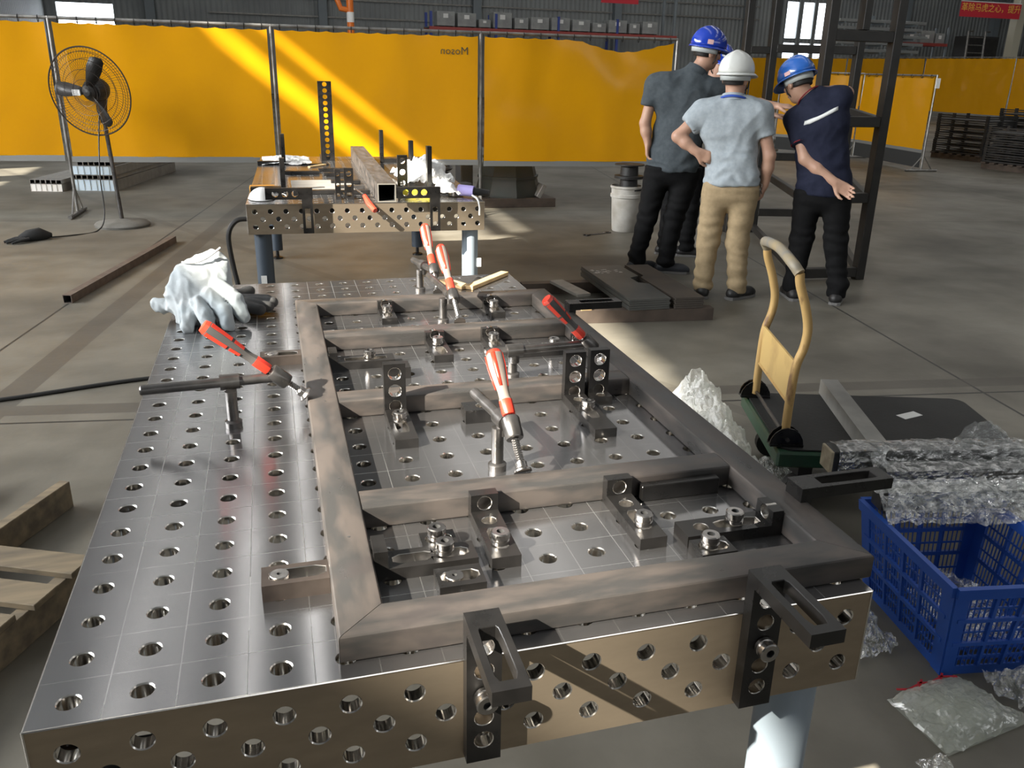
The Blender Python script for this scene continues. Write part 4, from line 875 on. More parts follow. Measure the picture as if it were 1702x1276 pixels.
film_sheet('bag_film', bagm, lambda x, y: bq(x, y) + Vector((0, 0, .055 * math.sin(PI * x) ** .6 * math.sin(PI * y) ** .6)), 40, 34, .014, 16, 41, bag)
MB().add([bq(x, y) + Vector((0, 0, .001)) for x in (0, 1) for y in (0, 1)], [(0, 1, 3, 2)]).build('bag_underside', bagm, bag)
film_sheet('bag_filling', bagm, lambda x, y: bq(.22 + .6 * x, .2 + .62 * y) + Vector((0, 0, .006 + .035 * math.sin(PI * x) * math.sin(PI * y))), 20, 18, .012, 20, 43, bag)
rp = mat('red_print', (.5, .02, .03), .5)
for k in range(7):
    x = .2 + .1 * k; p = bq(x, .06); MB().box(p + Vector((0, 0, .03)), (.05, .006, .002), R=Matrix.Rotation(.25 + .5 * (k % 3 - 1), 3, 'Z')).build('red_stripe', rp, bag, smooth=False)
# ------------------------------------------------------------------ tall black rack
rk = thing('steel_rack_frame', 'tall black welded steel frame that the four men are examining', 'frame', (4.75, 5.7, 0))
rackm = mat('black_rack_steel', (.014, .0128, .0108), .45, .1, (.024, .021, .018), 9)
FL, FR, BL, BR, BX = (4.19, 4.78), (4.73, 4.75), (4.97, 6.8), (5.8, 6.62), (4.7, 6.82)
def post(p, z1, w=.075, nm='post', z0=0):
    MB().bx(p[0] - w / 2, p[0] + w / 2, p[1] - w / 2, p[1] + w / 2, z0, z1, .004).build(nm, rackm, rk, smooth=False)
def beam(p, q, z, w=.065, h=.075, nm='crossbar'):
    P, Q = Vector((*p, z)), Vector((*q, z)); u = Q - P; MB().box((P + Q) / 2, (u.length - .07, w, h), .004, R=Matrix.Rotation(math.atan2(u.y, u.x), 3, 'Z')).build(nm, rackm, rk, smooth=False)
for p in (FL, FR, BL, BR): post(p, 2.75)
post(BX, 2.7, .07)
mid = (4.46, 4.765)
post(mid, 2.72, .06, z0=1.83)
for z in (.06, .64, 1.2, 1.79, 2.6): beam(FL, FR, z)
for z in (.2, .75, 1.75, 2.55): beam(BL, BR, z); beam(BX, BL, z - (.02 if z > 1 else 0), h=.065)
for z in (.06, .62, 2.62): beam(FL, BL, z, .05, .06, 'side_rail'); beam(FR, BR, z, .05, .06, 'side_rail')
beam(FR, BR, 1.2, .05, .06, 'side_rail')
for k, z in enumerate((.95, 1.05)): pass
# ------------------------------------------------------------------ dark stacks at the right
dk = mat('dark_tray_steel', (.022, .022, .023), .55, .3, (.035, .034, .033), 6)
def tray(label, c, sx, sy, h, rz, group):
    root = thing('steel_tray', label, 'tray', c, group); T = TR(c, rz)
    MB(T).bx(-sx / 2, sx / 2, -sy / 2, sy / 2, .0, .03, .003).build('deck', dk, root, smooth=False)
    for x in (-sx / 2 + .03, 0, sx / 2 - .03):
        for y in (-sy / 2 + .03, sy / 2 - .03): MB(T).bx(x - .025, x + .025, y - .025, y + .025, .03, h - .001).build('foot_post', dk, root, smooth=False)
    for q in (h * .42, h * .72):
        MB(T).bx(-sx / 2, sx / 2, -sy / 2, -sy / 2 + .02, q, q + .022).build('rim', dk, root, smooth=False)
        MB(T).bx(-sx / 2, -sx / 2 + .02, -sy / 2 + .02, sy / 2, q, q + .022).build('rim', dk, root, smooth=False)
    return root
def stack(name, cx, cy, rz, n, sx, sy, where):
    pl = thing('wooden_pallet', f'dark wooden pallet under the {where} stack of black trays at the right', 'pallet', (cx, cy, 0), 'pallets under the black tray stacks'); T = TR((cx, cy, 0), rz)
    for k in range(6): y = -sy / 2 + .06 + (sy - .12) * k / 5; MB(T).bx(-sx / 2 - .05, sx / 2 + .05, y - .05, y + .05, .095, .12, .002).build('slat', bm_, pl, smooth=False)
    for x in (-sx / 2, 0, sx / 2 - .08): MB(T).bx(x, x + .08, -sy / 2, sy / 2, 0, .095).build('bearer', bm_, pl, smooth=False)
    first = None; h = .125; nm = ['lowest', 'second', 'third', 'fourth', 'fifth', 'sixth', 'topmost']
    for k in range(n):
        tray(f'{nm[k] if k < n - 1 else "topmost"} black steel tray of the {where} stack at the right', (cx + random.uniform(-.01, .01), cy, .12 + h * k), sx, sy, h, rz, f'black trays in the {where} stack')
    for x, y in ((-.3, -.2), (.35, -.15), (.1, .2)): pass
stack('a', 14.0, 13.7, .25, 6, 1.0, 1.1, 'left')
stack('b', 13.45, 11.75, .2, 5, 1.1, 1.0, 'right')
stack('c', 15.3, 13.5, .2, 7, 1.0, 1.0, 'rear')
orm = mat('orange_paint', (.75, .18, .02), .45)
# ------------------------------------------------------------------ far end of the hall
shelf = thing('pallet_rack', 'far storage rack with red beams above the yellow screens', 'rack', (12, 37, 0))
rb = mat('red_rack_beam', (.35, .06, .05), .5); rblue = mat('blue_rack_upright', (.04, .07, .3), .5)
for y in (36.4, 37.6): MB().bx(6.9, 18.0, y - .05, y + .05, 2.86, 3.02).build('beam', rb, shelf, smooth=False)
for x in (7.0, 9.75, 12.5, 15.2, 17.9):
    for y in (36.4, 37.6): MB().bx(x - .05, x + .05, y + .06, y + .16, 0, 3.6 if x < 17 else 5.2).build('upright', rblue if x < 17 else colm, shelf, smooth=False)
MB().bx(6.9, 18.0, 36.5, 37.5, 2.98, 3.02).build('deck', colm, shelf, smooth=False)
greyb = mat('grey_carton', (.34, .35, .34), .6, 0, (.25, .26, .26), 3)
xx = 7.25; k = 0
sizes = [(.75, .55), (.78, .52), (.5, .3), (.8, .6), (.6, .42), (.8, .48), (.82, .5), (.8, .46), (.62, .36), (.85, .5), (.5, .4), (.7, .5)]
ordn = ['first', 'second', 'third', 'fourth', 'fifth', 'sixth', 'seventh', 'eighth', 'ninth', 'tenth', 'eleventh', 'twelfth']
for k, (w, h) in enumerate(sizes):
    bx_ = thing('storage_box', f'grey box on the far red-beamed rack, {ordn[k]} from the left', 'box', (xx + w / 2, 36.9, 3.02), 'grey boxes on the far rack')
    MB().bx(xx, xx + w, 36.5, 37.3, 3.06, 3.06 + h, .01).build('carton', greyb, bx_, smooth=False)
    MB().bx(xx, xx + .1, 36.5, 37.3, 3.02, 3.06).bx(xx + w - .1, xx + w, 36.5, 37.3, 3.02, 3.06).build('skid', darkm, bx_, smooth=False)
    MB().bx(xx + w * .35, xx + w * .62, 36.485, 36.5, 3.06 + h * .55, 3.06 + h * .85).build('label_sheet', labelm, bx_, smooth=False)
    xx += w + .12
for i, x in enumerate((-4.5, 3.2, 10.8, 18.4, 26.2, 36.5, 43)):
    MB()
    struct(MB().bx(x - .2, x + .2, Y1 - .5, Y1 - .1, 0, 9.85).build(f'trim_{i + 1}', colm, smooth=False))
for i, (z, x0, x1) in enumerate(((4.35, -8.5, 27), (3.55, -2, 16), (5.0, 2, 27))):
    struct(MB().bx(x0, x1, Y1 - .16, Y1 - .09, z, z + .07).build(f'trim_{i + 10}', galv, smooth=False))
jib = thing('jib_crane_post', 'orange crane post rising behind the yellow screens', 'post', (2.35, 22, 0))
MB().cyl((2.42, 22, 0), (2.42, 22, 5), .085, n=16).build('column', orm, jib)
MB().path([(2.42, 22, 2.72), (2.2, 22, 2.75), (2.12, 22, 2.95), (2.12, 22, 4.2)], .07, 10).build('side_arm', orm, jib)
MB().cyl((2.42, 21.99, 2.45), (2.42, 21.99, 2.68), .088, n=16).build('white_band', labelm, jib)
# banner with slogan
ban = thing('red_banner', 'red banner with yellow Chinese slogan hanging at the far right', 'banner', (34.3, 35.5, 4.6))
bnm = mat('red_banner_cloth', (.62, .03, .05), .6); ylm = mat('yellow_banner_print', (.95, .62, .1), .6)
MB().bx(32.2, 35.75, 35.48, 35.5, 4.36, 5.02).build('cloth', bnm, ban, smooth=False)
MB().bx(32.2, 35.75, 35.47, 35.51, 5.02, 5.06).build('hanging_rod', labelm, ban, smooth=False)
text_mesh('slogan', '革除马虎之心，提升', .39, frame_from((33.98, 35.47, 4.76), (1, 0, 0), (0, 0, 1), (0, -1, 0)), ylm, ban)
for x in (32.3, 35.65): MB().cyl((x, 35.49, 5.05), (x, 35.49, ZR), .012, n=5).build('rope', labelm, ban)
ban2 = thing('red_banner', 'small piece of red banner at the top edge above the red-beamed rack', 'banner', (15, 36, 4.2))
MB().bx(14.2, 15.9, 35.98, 36.0, 4.2, 4.6).build('cloth', bnm, ban2, smooth=False)
for x in (14.3, 15.8): MB().cyl((x, 35.99, 4.59), (x, 35.99, ZR), .012, n=5).build('rope', labelm, ban2)
# aluminium profiles on cantilever arms, stepladder frame, dark cabinet, cartons
alum = mat('aluminium_profile', (.6, .62, .62), .35, .8)
ar = thing('profile_rack', 'rack for long aluminium profiles behind the top of the black frame', 'rack', (28, 36.5, 0))
for x in (26.4, 28.6, 30.4): MB().bx(x - .07, x + .07, 37.0, 37.2, 0, 4.3).build('upright', colm, ar, smooth=False)
for j, z in enumerate((2.65, 2.98, 3.3, 3.62, 3.94)):
    for x in (26.4, 28.6, 30.4): MB().bx(x - .05, x + .05, 36.1, 37.02, z - .08, z).build('arm', colm, ar, smooth=False)
    for q in range(3):
        tag(MB().bx(25.95 + .12 * q + .15 * (j % 3), 30.75 + .2 * ((j + q) % 3), 36.12 + .28 * q, 36.32 + .28 * q, z + .002, z + .13, .005).build('aluminium_profile', alum, smooth=False), f'long aluminium profile, {("front", "middle", "rear")[q]} one on the {("lowest", "second", "third", "fourth", "top")[j]} arm of the profile rack', 'profile', 'aluminium profiles on the rack')
lad = thing('tube_stepladder', 'grey tubular stepladder frame standing below the red banner', 'ladder', (33, 35, 0))
for x in (32.3, 33.3): MB().path([(x, 34.6, 0), (x + .35, 35.2, 3.72), (x + .7, 35.3, 3.72)], .045, 6).build('stile', polem, lad); MB().path([(x + 1.3, 35.8, 0), (x + .35, 35.2, 3.65)], .045, 6).build('rear_leg', polem, lad)
for z in (.6, 1.2, 1.8, 2.4, 2.75, 3.1, 3.45): MB().cyl((32.3 + .35 * z / 3.72, 34.6 + .6 * z / 3.72, z), (33.3 + .35 * z / 3.72, 34.6 + .6 * z / 3.72, z), .03, n=6).build('rung', polem, lad)
cab = thing('dark_cabinet', 'tall dark cabinet at the far right below the banner', 'cabinet', (35, 37.3, 0))
MB().bx(34.2, 36.05, 36.8, 37.8, 0, 3.6, .01).build('body', darkm, cab, smooth=False); MB().bx(34.25, 35.1, 36.78, 36.8, .1, 3.5).build('door', dk, cab, smooth=False); MB().bx(35.14, 36.0, 36.78, 36.8, .1, 3.5).build('door', dk, cab, smooth=False)
rack2 = thing('pallet_rack', 'smaller far rack with a red beam left of the stepladder', 'rack', (31.8, 38.5, 0))
for y in (38.0, 38.9): MB().bx(31.3, 34.0, y, y + .1, 3.1, 3.24).build('beam', rb, rack2, smooth=False)
MB().bx(31.3, 34.0, 38.1, 38.9, 3.2, 3.24).build('deck', colm, rack2, smooth=False)
for x in (31.25, 34.0):
    for y in (38.1, 39.0): MB().bx(x, x + .1, y, y + .1, 0, 4.0).build('upright', colm, rack2, smooth=False)
for k, (x, w) in enumerate(((31.5, .7), (32.4, .8), (33.3, .55))):
    sb = thing('storage_box', f'grey box on the smaller far rack, {("left", "middle", "right")[k]} of three', 'box', (x, 38.1, 3.24), 'boxes on the smaller far rack')
    MB().bx(x, x + w, 38.1, 38.85, 3.245, 3.72 + .1 * (k == 1), .01).build('carton', greyb, sb, smooth=False)
    MB().bx(x + w * .3, x + w * .6, 38.085, 38.1, 3.45, 3.62).build('label_sheet', labelm, sb, smooth=False)
palem = mat('pale_column_paint', (.5, .48, .38), .6)
struct(MB().bx(36.35, 36.8, 36.2, 36.65, 0, 9.85).build('trim_20', palem, smooth=False))
# ------------------------------------------------------------------ back welding table and what lies on it
BT = (.168, 3.865); BRZ = -.028
back_table = make_table('welding_table', 'second perforated steel welding table, cluttered with tools, in front of the yellow screens', (BT[0], BT[1], 0), BRZ, 16, 31, .8, [leg_shade, legm, leg_shade, leg_shade], 10)
for q in [o for o in D.objects if o.parent == back_table and o.name.startswith('leg')][:2]: pass
MB(TR((BT[0], BT[1], 0), BRZ)).bx(.045, .075, .021, .024, .35, .41).build('sticker', labelm, back_table, smooth=False)
MB(TR((BT[0], BT[1], 0), BRZ)).bx(1.245, 1.27, .035, .038, .42, .47).build('sticker', labelm, back_table, smooth=False)
ZT = .8
square_tube('square_tube', 'long pale square tube lying lengthwise on the back table', 'tube', (.905, 3.85, ZT + .052), (.965, 6.1, ZT + .052), .1, tub_y, mat('tube_cut_edge', (.6, .57, .5), .4, .8), h=.1, t=.006)
def tallstop(label, x, y, h, w=.075, t=.03, n=12, foot=.2, rz=0., group='black stops on the back table'):
    root = thing('angle_stop', label, 'stop', (x, y, ZT), group); T = TR((x, y, ZT), rz)
    MB(T).perf(h, w, t, [(h * (k + .5) / n, 0, min(.38 * h / n, .3 * w)) for k in range(n)], frame_from((0, -t, 0), (0, 0, 1), (1, 0, 0), (0, -1, 0)), 12, 0, 1).build('upright', [blackm, holem], root, ang=30)
    MB(T).perf(foot, w, t, [(foot * .55, foot * .22, w * .25)], frame_from((0, 0, t), (0, 1, 0), (-1, 0, 0), (0, 0, 1)), 12, 0, 1).build('slotted_foot', [blackm, holem], root, ang=30)
    return root
tallstop('very tall black stop with round holes at the far end of the back table', .735, 6.05, .58, .1, .03, 13)
tallstop('upright three-hole stop near the front edge of the back table, left of the tube', .715, 4.0, .17, .05, .02, 3, .12)
tallstop('slim upright three-hole stop on the back table just left of its wider neighbour', .655, 4.0, .165, .03, .02, 3, .1)
tallstop('three-hole stop on the back table right of the square tube', 1.07, 4.4, .2, .06, .02, 3, .12)
def lstop(label, x, y, h, l, rz, group='black L stops on the back table', w=.05, t=.028):
    root = thing('angle_stop', label, 'stop', (x, y, ZT), group); T = TR((x, y, ZT), rz)
    MB(T).bx(-t / 2, t / 2, -w / 2, w / 2, 0, h, .002).build('upright', blackm, root, smooth=False)
    MB(T).perf(l, w, t, [(l * .55, l * .3, w * .28)], frame_from((-t / 2, 0, t), (-1, 0, 0), (0, 1, 0), (0, 0, 1)), 12, 0, 1).build('slotted_foot', [blackm, holem], root, ang=30)
    return root
lstop('black L stop at the far left corner of the back table', .40, 5.75, .22, .17, 0)
lstop('black L stop at the left edge of the back table behind the white mask', .37, 4.35, .19, .17, 0)
lstop('black L stop farther back right of the square tube', 1.13, 5.9, .24, .2, PI)
lstop('black upright post stop behind the crumpled cloth', 1.21, 4.95, .24, .12, PI)
lstop('black upright post stop in front of the crumpled cloth on the right', 1.2, 4.2, .27, .12, PI)
def hung(label, x, y):
    root = thing('side_stop', label, 'stop', (x, y, ZT), 'stops hung on the back table front'); T = TR((x, y, ZT), BRZ)
    MB(T).perf(.24, .06, .022, [(.05, 0, .017), (.1, 0, .017), (.15, 0, .017)], frame_from((-.18, -.03, .06), (1, 0, 0), (0, 0, 1), (0, -1, 0)), 12, 0, 1).build('upright', [blackm, holem], root, ang=30)
    MB(T).perf(.18, .055, .022, [(.1, .05, .014)], frame_from((.03, -.03, .03), (0, 0, -1), (1, 0, 0), (0, -1, 0)), 12, 0, 1).build('slotted_foot', [blackm, holem], root, ang=30)
    return root
hung('three-hole stop hung on the front edge of the back table, left one', .45, 3.835); hung('three-hole stop hung on the front edge of the back table, right one', 1.13, 3.815)
whitem = mat('white_cloth', (.85, .84, .82), .75); 
mk = thing('face_mask', 'white dust mask at the near left corner of the back table', 'mask', (.25, 4.05, ZT))
vs = []; 
for j in range(9):
    for i in range(13):
        u, v = i / 12 * 2 - 1, j / 8 * 2 - 1; vs.append((.25 + u * .075 * (1 - .25 * abs(v)), 4.05 + v * .1 * (1 - .35 * u * u), ZT + .004 + .06 * max(0, 1 - u * u) ** .7 * max(0, 1 - v * v) ** .6))
MB().add(vs, [(j * 13 + i, j * 13 + i + 1, (j + 1) * 13 + i + 1, (j + 1) * 13 + i) for j in range(8) for i in range(12)]).build('cup', whitem, mk, ang=60)
MB().path(bez([(.315, 4.08, ZT + .01), (.36, 4.1, ZT + .02), (.38, 4.05, ZT + .01), (.37, 3.99, ZT + .006), (.32, 4.0, ZT + .006)]), .003, 5).build('ear_loop', whitem, mk)
def rag(label, c, sx, sy, h, seed, m, name='cloth_rag', cat='cloth'):
    return tag(film_sheet(name, m, lambda x, y: Vector((c[0] + (x - .5) * sx, c[1] + (y - .5) * sy, ZT + .005 + h * (max(0, math.sin(PI * x)) * max(0, math.sin(PI * y))) ** .8)), 34, 34, h * .5, 9, seed, None), label, cat)
rag('crumpled white cloth heaped behind the yellow pack on the back table', (1.24, 4.7), .3, .55, .12, 51, whitem)
rag('white cloth lying at the right edge of the back table', (1.36, 4.95), .12, .4, .06, 52, whitem)
rag('white glove-like cloth bundle near the right front corner of the back table', (1.27, 4.05), .16, .16, .07, 53, whitem)
rag('crumpled white paper sheets at the far left of the back table', (.42, 5.95), .35, .5, .03, 54, whitem, 'paper_sheet', 'paper')
yellm = mat('yellow_pack', (.85, .72, .04), .5)
tag(MB().box((1.1, 4.13, ZT + .02), (.18, .12, .036), .006).build('yellow_pack', yellm), 'flat yellow pack beside the square tube on the back table', 'pack')
org = mat('orange_pack', (.8, .35, .03), .5)
tag(MB().box((.25, 4.42, ZT + .012), (.14, .1, .022), .004).build('orange_pack', org), 'flat orange pack behind the white mask', 'pack')
purm = mat('purple_label', (.35, .3, .6), .5)
tl = thing('angle_grinder', 'small hand grinder with purple label near the right front corner of the back table', 'grinder', (1.36, 4.0, ZT))
MB().cyl((1.34, 4.02, ZT + .04), (1.42, 3.97, ZT + .038), .032, .03, 14).build('body', purm, tl); MB().cyl((1.42, 3.97, ZT + .038), (1.5, 3.93, ZT + .03), .022, .018, 12).build('handle', blackm, tl); MB().cyl((1.33, 4.05, ZT + .005), (1.33, 4.05, ZT + .03), .045, n=18).build('disc', barm, tl)
MB().path(bez([(1.4, 3.93, ZT + .02), (1.405, 3.83, ZT + .015), (1.41, 3.795, ZT - .02), (1.41, 3.79, ZT - .07)]), .005, 6).build('cord', whitem, tl)
scd = thing('screwdriver', 'red-handled screwdriver sticking out over the front edge of the back table', 'screwdriver', (.8, 3.84, ZT))
MB().path([(.79, 3.9, ZT + .03), (.805, 3.83, ZT + .0), (.83, 3.77, ZT - .03)], [.012, .016, .014], 10).build('handle', redm, scd); MB().cyl((.76, 4.05, ZT + .045), (.792, 3.9, ZT + .03), .006, n=8).build('blade', boltm, scd)
lay = [(.38, .62, 5.18, .06), (.62, .82, 5.32, .05), (.64, .82, 5.05, .05), (.66, .84, 4.65, .05), (.68, .84, 4.4, .05), (.42, .66, 4.22, .05), (.66, .85, 4.2, .04)]
pos_l = ['farthest left', 'farthest right', 'second from far', 'third from far', 'fourth from far', 'nearest left', 'nearest right']
for i, (x0, x1, y, w) in enumerate(lay):
    f = thing('flat_bar', f'black flat bar lying flat on the back table, {pos_l[i]} of seven', 'bar', ((x0 + x1) / 2, y, ZT), 'flat bars on the back table')
    MB().box(((x0 + x1) / 2, y, ZT + .012), (x1 - x0, w, .022), .002, R=Matrix.Rotation(-.02, 3, 'Z')).build('bar', [blackm, barm][i in (4,)], f)
tag(MB().box((.6, 4.55, ZT + .004), (.36, .5, .006), .001).build('steel_sheet', galv), 'thin bright sheet of steel under the flat bars on the back table', 'sheet')
sq = thing('folding_square', 'thin folding rule lying open at the far part of the back table', 'rule', (.6, 5.6, ZT))
MB().box((.63, 5.62, ZT + .006), (.2, .02, .01), R=Matrix.Rotation(.9, 3, 'Z')).build('blade', woodend, sq); MB().box((.62, 5.72, ZT + .006), (.2, .04, .01), R=Matrix.Rotation(-.1, 3, 'Z')).build('blade', blackm, sq)
# ------------------------------------------------------------------ wooden square on the near table
ws = thing('wooden_square', 'two thin wooden strips meeting in a V at the far end of the near table', 'wood strip', (.94, 1.9, .8))
def strip(a, b, w, h, nm):
    a, b = Vector((*a, 0)), Vector((*b, 0)); u = b - a; MB().box((a + b) / 2 + Vector((0, 0, .8 + h / 2 + .0005)), (u.length, w, h), .001, R=Matrix.Rotation(math.atan2(u.y, u.x), 3, 'Z')).build(nm, woodend, ws, smooth=False)
strip((.925, 1.872), (1.1, 2.06), .03, .014, 'strip'); strip((.86, 2.0), (.92, 1.885), .045, .010, 'strip')
# ------------------------------------------------------------------ smooth signed-distance bodies
class Field:
    def __init__(s, lo, hi, h):
        s.h = h; s.lo = np.array(lo, float); s.n = np.ceil((np.array(hi) - s.lo) / h).astype(int) + 2; s.f = np.full(s.n, .2, np.float32)
    def _sub(s, lo, hi):
        a = np.clip(np.floor((np.array(lo) - s.lo) / s.h).astype(int), 0, s.n - 1); b = np.clip(np.ceil((np.array(hi) - s.lo) / s.h).astype(int) + 1, 1, s.n)
        g = np.meshgrid(*[(s.lo[i] + s.h * np.arange(a[i], b[i])).astype(np.float32) for i in range(3)], indexing='ij', sparse=True)
        return (slice(a[0], b[0]), slice(a[1], b[1]), slice(a[2], b[2])), g
    def _mix(s, sl, d, k):
        o = s.f[sl]
        if k <= 0: s.f[sl] = np.minimum(o, d); return
        hh = np.clip(.5 + .5 * (o - d) / k, 0, 1); s.f[sl] = o + (d - o) * hh - k * hh * (1 - hh)
    def cone(s, a, b, r1, r2, k=.02, flat=None, cutp=None):
        a, b = np.array(a, float), np.array(b, float); R = max(r1, r2) + k + 3 * s.h
        sl, (X, Y, Z) = s._sub(np.minimum(a, b) - R, np.maximum(a, b) + R)
        px, py, pz = X - a[0], Y - a[1], Z - a[2]; ba = b - a; sc = 1.
        if flat is not None:
            fd, ff = np.array(flat[0], float), flat[1]; fd = fd / np.linalg.norm(fd); ax = ba / max(1e-9, np.linalg.norm(ba)); fd = fd - ax * (fd @ ax); fd /= np.linalg.norm(fd)
            q = (px * fd[0] + py * fd[1] + pz * fd[2]) * (1 / ff - 1); px, py, pz = px + fd[0] * q, py + fd[1] * q, pz + fd[2] * q; sc = (1 + ff) / 2
        t = np.clip((px * ba[0] + py * ba[1] + pz * ba[2]) / max(1e-12, ba @ ba), 0, 1)
        d = np.sqrt((px - ba[0] * t) ** 2 + (py - ba[1] * t) ** 2 + (pz - ba[2] * t) ** 2) - (r1 + (r2 - r1) * t)
        if cutp is not None: d = np.maximum(d * sc, (X - cutp[0][0]) * cutp[1][0] + (Y - cutp[0][1]) * cutp[1][1] + (Z - cutp[0][2]) * cutp[1][2]); sc = 1.
        s._mix(sl, (d * sc).astype(np.float32), k); return s
    def ell(s, c, r, axes, k=.02):
        c = np.array(c, float); R = max(r) + k + 3 * s.h; sl, (X, Y, Z) = s._sub(c - R, c + R); px, py, pz = X - c[0], Y - c[1], Z - c[2]
        u = [(px * ax[0] + py * ax[1] + pz * ax[2]) / rr for ax, rr in zip(axes, r)]
        k0 = np.sqrt(u[0] ** 2 + u[1] ** 2 + u[2] ** 2); k1 = np.sqrt((u[0] / r[0]) ** 2 + (u[1] / r[1]) ** 2 + (u[2] / r[2]) ** 2) + 1e-6
        s._mix(sl, (k0 * (k0 - 1) / k1).astype(np.float32), k); return s
    def cut(s, p, n):
        """keep the side where (x-p).n < 0"""
        X, Y, Z = [(s.lo[i] + s.h * np.arange(s.n[i])).astype(np.float32) for i in range(3)]
        n = [np.float32(q) for q in n]; p = [np.float32(q) for q in p]
        d = ((X - p[0]) * n[0])[:, None, None] + ((Y - p[1]) * n[1])[None, :, None] + ((Z - p[2]) * n[2])[None, None, :]; np.maximum(s.f, d, out=s.f); return s
    def mesh(s):
        """naive surface nets, driven by the grid edges that cross the surface"""
        f = s.f; f[0] = f[-1] = .2; f[:, 0] = f[:, -1] = .2; f[:, :, 0] = f[:, :, -1] = .2
        ng = f < 0; n = f.shape; st = np.array((n[1] * n[2], n[2], 1), np.int64); ff = f.ravel(); nf = ng.ravel()
        quads = []; pos = []
        for ax in range(3):
            e = int(st[ax]); i0 = np.flatnonzero(nf[:-e] != nf[e:]); i1 = i0 + e
            t = ff[i0] / (ff[i0] - ff[i1]); p = np.stack((i0 // st[0], (i0 // st[1]) % n[1], i0 % n[2]), 1).astype(np.float64); p[:, ax] += t
            o = [(ax + 1) % 3, (ax + 2) % 3]; u, v = int(st[o[0]]), int(st[o[1]])
            q = np.stack((i0 - u - v, i0 - v, i0, i0 - u), 1); inv = ~nf[i0]; q[inv] = q[inv][:, ::-1]
            quads.append(q); pos.append(p)
        Q = np.concatenate(quads); P = np.concatenate(pos); ids, inv = np.unique(Q, return_inverse=True); inv = inv.reshape(Q.shape)
        cnt = np.bincount(inv.ravel(), minlength=len(ids)).astype(float); V = np.stack([np.bincount(inv.ravel(), weights=np.repeat(P[:, c], 4), minlength=len(ids)) for c in range(3)], 1) / cnt[:, None]
        return s.lo + s.h * V, inv
    def build(s, name, mats, parent, fold=None, matfn=None):
        V, Q = s.mesh(); off = np.array((0, 0, 0.))
        r = parent
        while r is not None and r.parent is not None: r = r.parent
        if r is not None: off = np.array(r.location)
        me = D.meshes.new(name); me.vertices.add(len(V)); me.vertices.foreach_set('co', (V - off).astype(np.float32).ravel())
        me.loops.add(Q.size); me.loops.foreach_set('vertex_index', Q.ravel().astype(np.int32)); me.polygons.add(len(Q))
        me.polygons.foreach_set('loop_start', np.arange(0, Q.size, 4, dtype=np.int32)); me.polygons.foreach_set('loop_total', np.full(len(Q), 4, np.int32))
        me.update(calc_edges=True)
        if fold:
            nrm = np.zeros(len(V) * 3, np.float32); me.vertices.foreach_get('normal', nrm); nrm = nrm.reshape(-1, 3)
            d = np.array([fold(p) for p in V]); me.vertices.foreach_set('co', (V - off + nrm * d[:, None]).astype(np.float32).ravel())
        me.polygons.foreach_set('use_smooth', [True] * len(me.polygons))
        for m in (mats if isinstance(mats, list) else [mats]): me.materials.append(m)
        if matfn:
            cen = V[Q].mean(1); me.polygons.foreach_set('material_index', np.array([matfn(p) for p in cen], np.int32))
        me.update(); o = D.objects.new(name, me); COL.objects.link(o); o.parent = parent; return o
def unit(v): v = np.array(v, float); return v / np.linalg.norm(v)
def add_hand(F, wr, d, n, side, curl, sc=1., k=.006, spread=1.):
    """wr wrist, d towards the knuckles, n the way the palm faces, side +1/-1 = thumb side along d x n"""
    wr, d, n = np.array(wr, float), unit(d), unit(n); n = unit(n - d * (d @ n)); s = np.cross(d, n) * side
    F.cone(wr - d * .03, wr + d * .02, .029 * sc, .029 * sc, .012, (n, .72))
    for i, (o, ln, kd) in enumerate(((.031, .066, .084), (.011, .074, .09), (-.01, .069, .087), (-.03, .056, .078))):
        kn = wr + d * kd * sc + s * o * sc
        F.cone(wr + d * .01 + s * o * .6 * sc, kn, .0155 * sc, .0125 * sc, .01)
        c = curl * (1 + .08 * i); a1 = c * .7; a2 = c * 1.5; a3 = c * 2.2
        dd = d + s * o * 2.2 * spread; q = kn
        for a, f, r0, r1 in ((a1, .45, .0105, .0095), (a2, .32, .0095, .0088), (a3, .26, .0088, .0076)):
            v = unit(dd * math.cos(a) + n * math.sin(a)); e = q + v * ln * f * sc * 1.05; F.cone(q, e, r0 * sc, r1 * sc, k * .6); q = e
    b = wr + d * .022 * sc + s * .026 * sc; m1 = b + unit(d * .75 + s * .75 + n * .25) * .042 * sc; F.cone(b, m1, .0165 * sc, .0125 * sc, .01)
    m2 = m1 + unit(d * 1. + s * .35 + n * .3 * (1 + curl)) * .03 * sc; F.cone(m1, m2, .0118 * sc, .0105 * sc, .004); m3 = m2 + unit(d * 1. + n * .3 * (1 + curl) + s * .05) * .024 * sc; F.cone(m2, m3, .0105 * sc, .008 * sc, .004)
skinm = mat('skin', (.50, .30, .21), .5, 0, (.44, .25, .175), 14, bump=.05, bscale=120); skinm.node_tree.nodes['Principled BSDF'].inputs['Subsurface Weight'].default_value = .0
hairm = mat('black_hair', (.012, .011, .01), .6, bump=.3, bscale=200)
def cloth(name, col, col2): return mat(name, col, .85, 0, col2, 40, bump=.12, bscale=220, spec=.2)
bandm = mat('helmet_band_plastic', (.5, .53, .52), .5); strapm = mat('helmet_strap', (.015, .015, .015), .7)
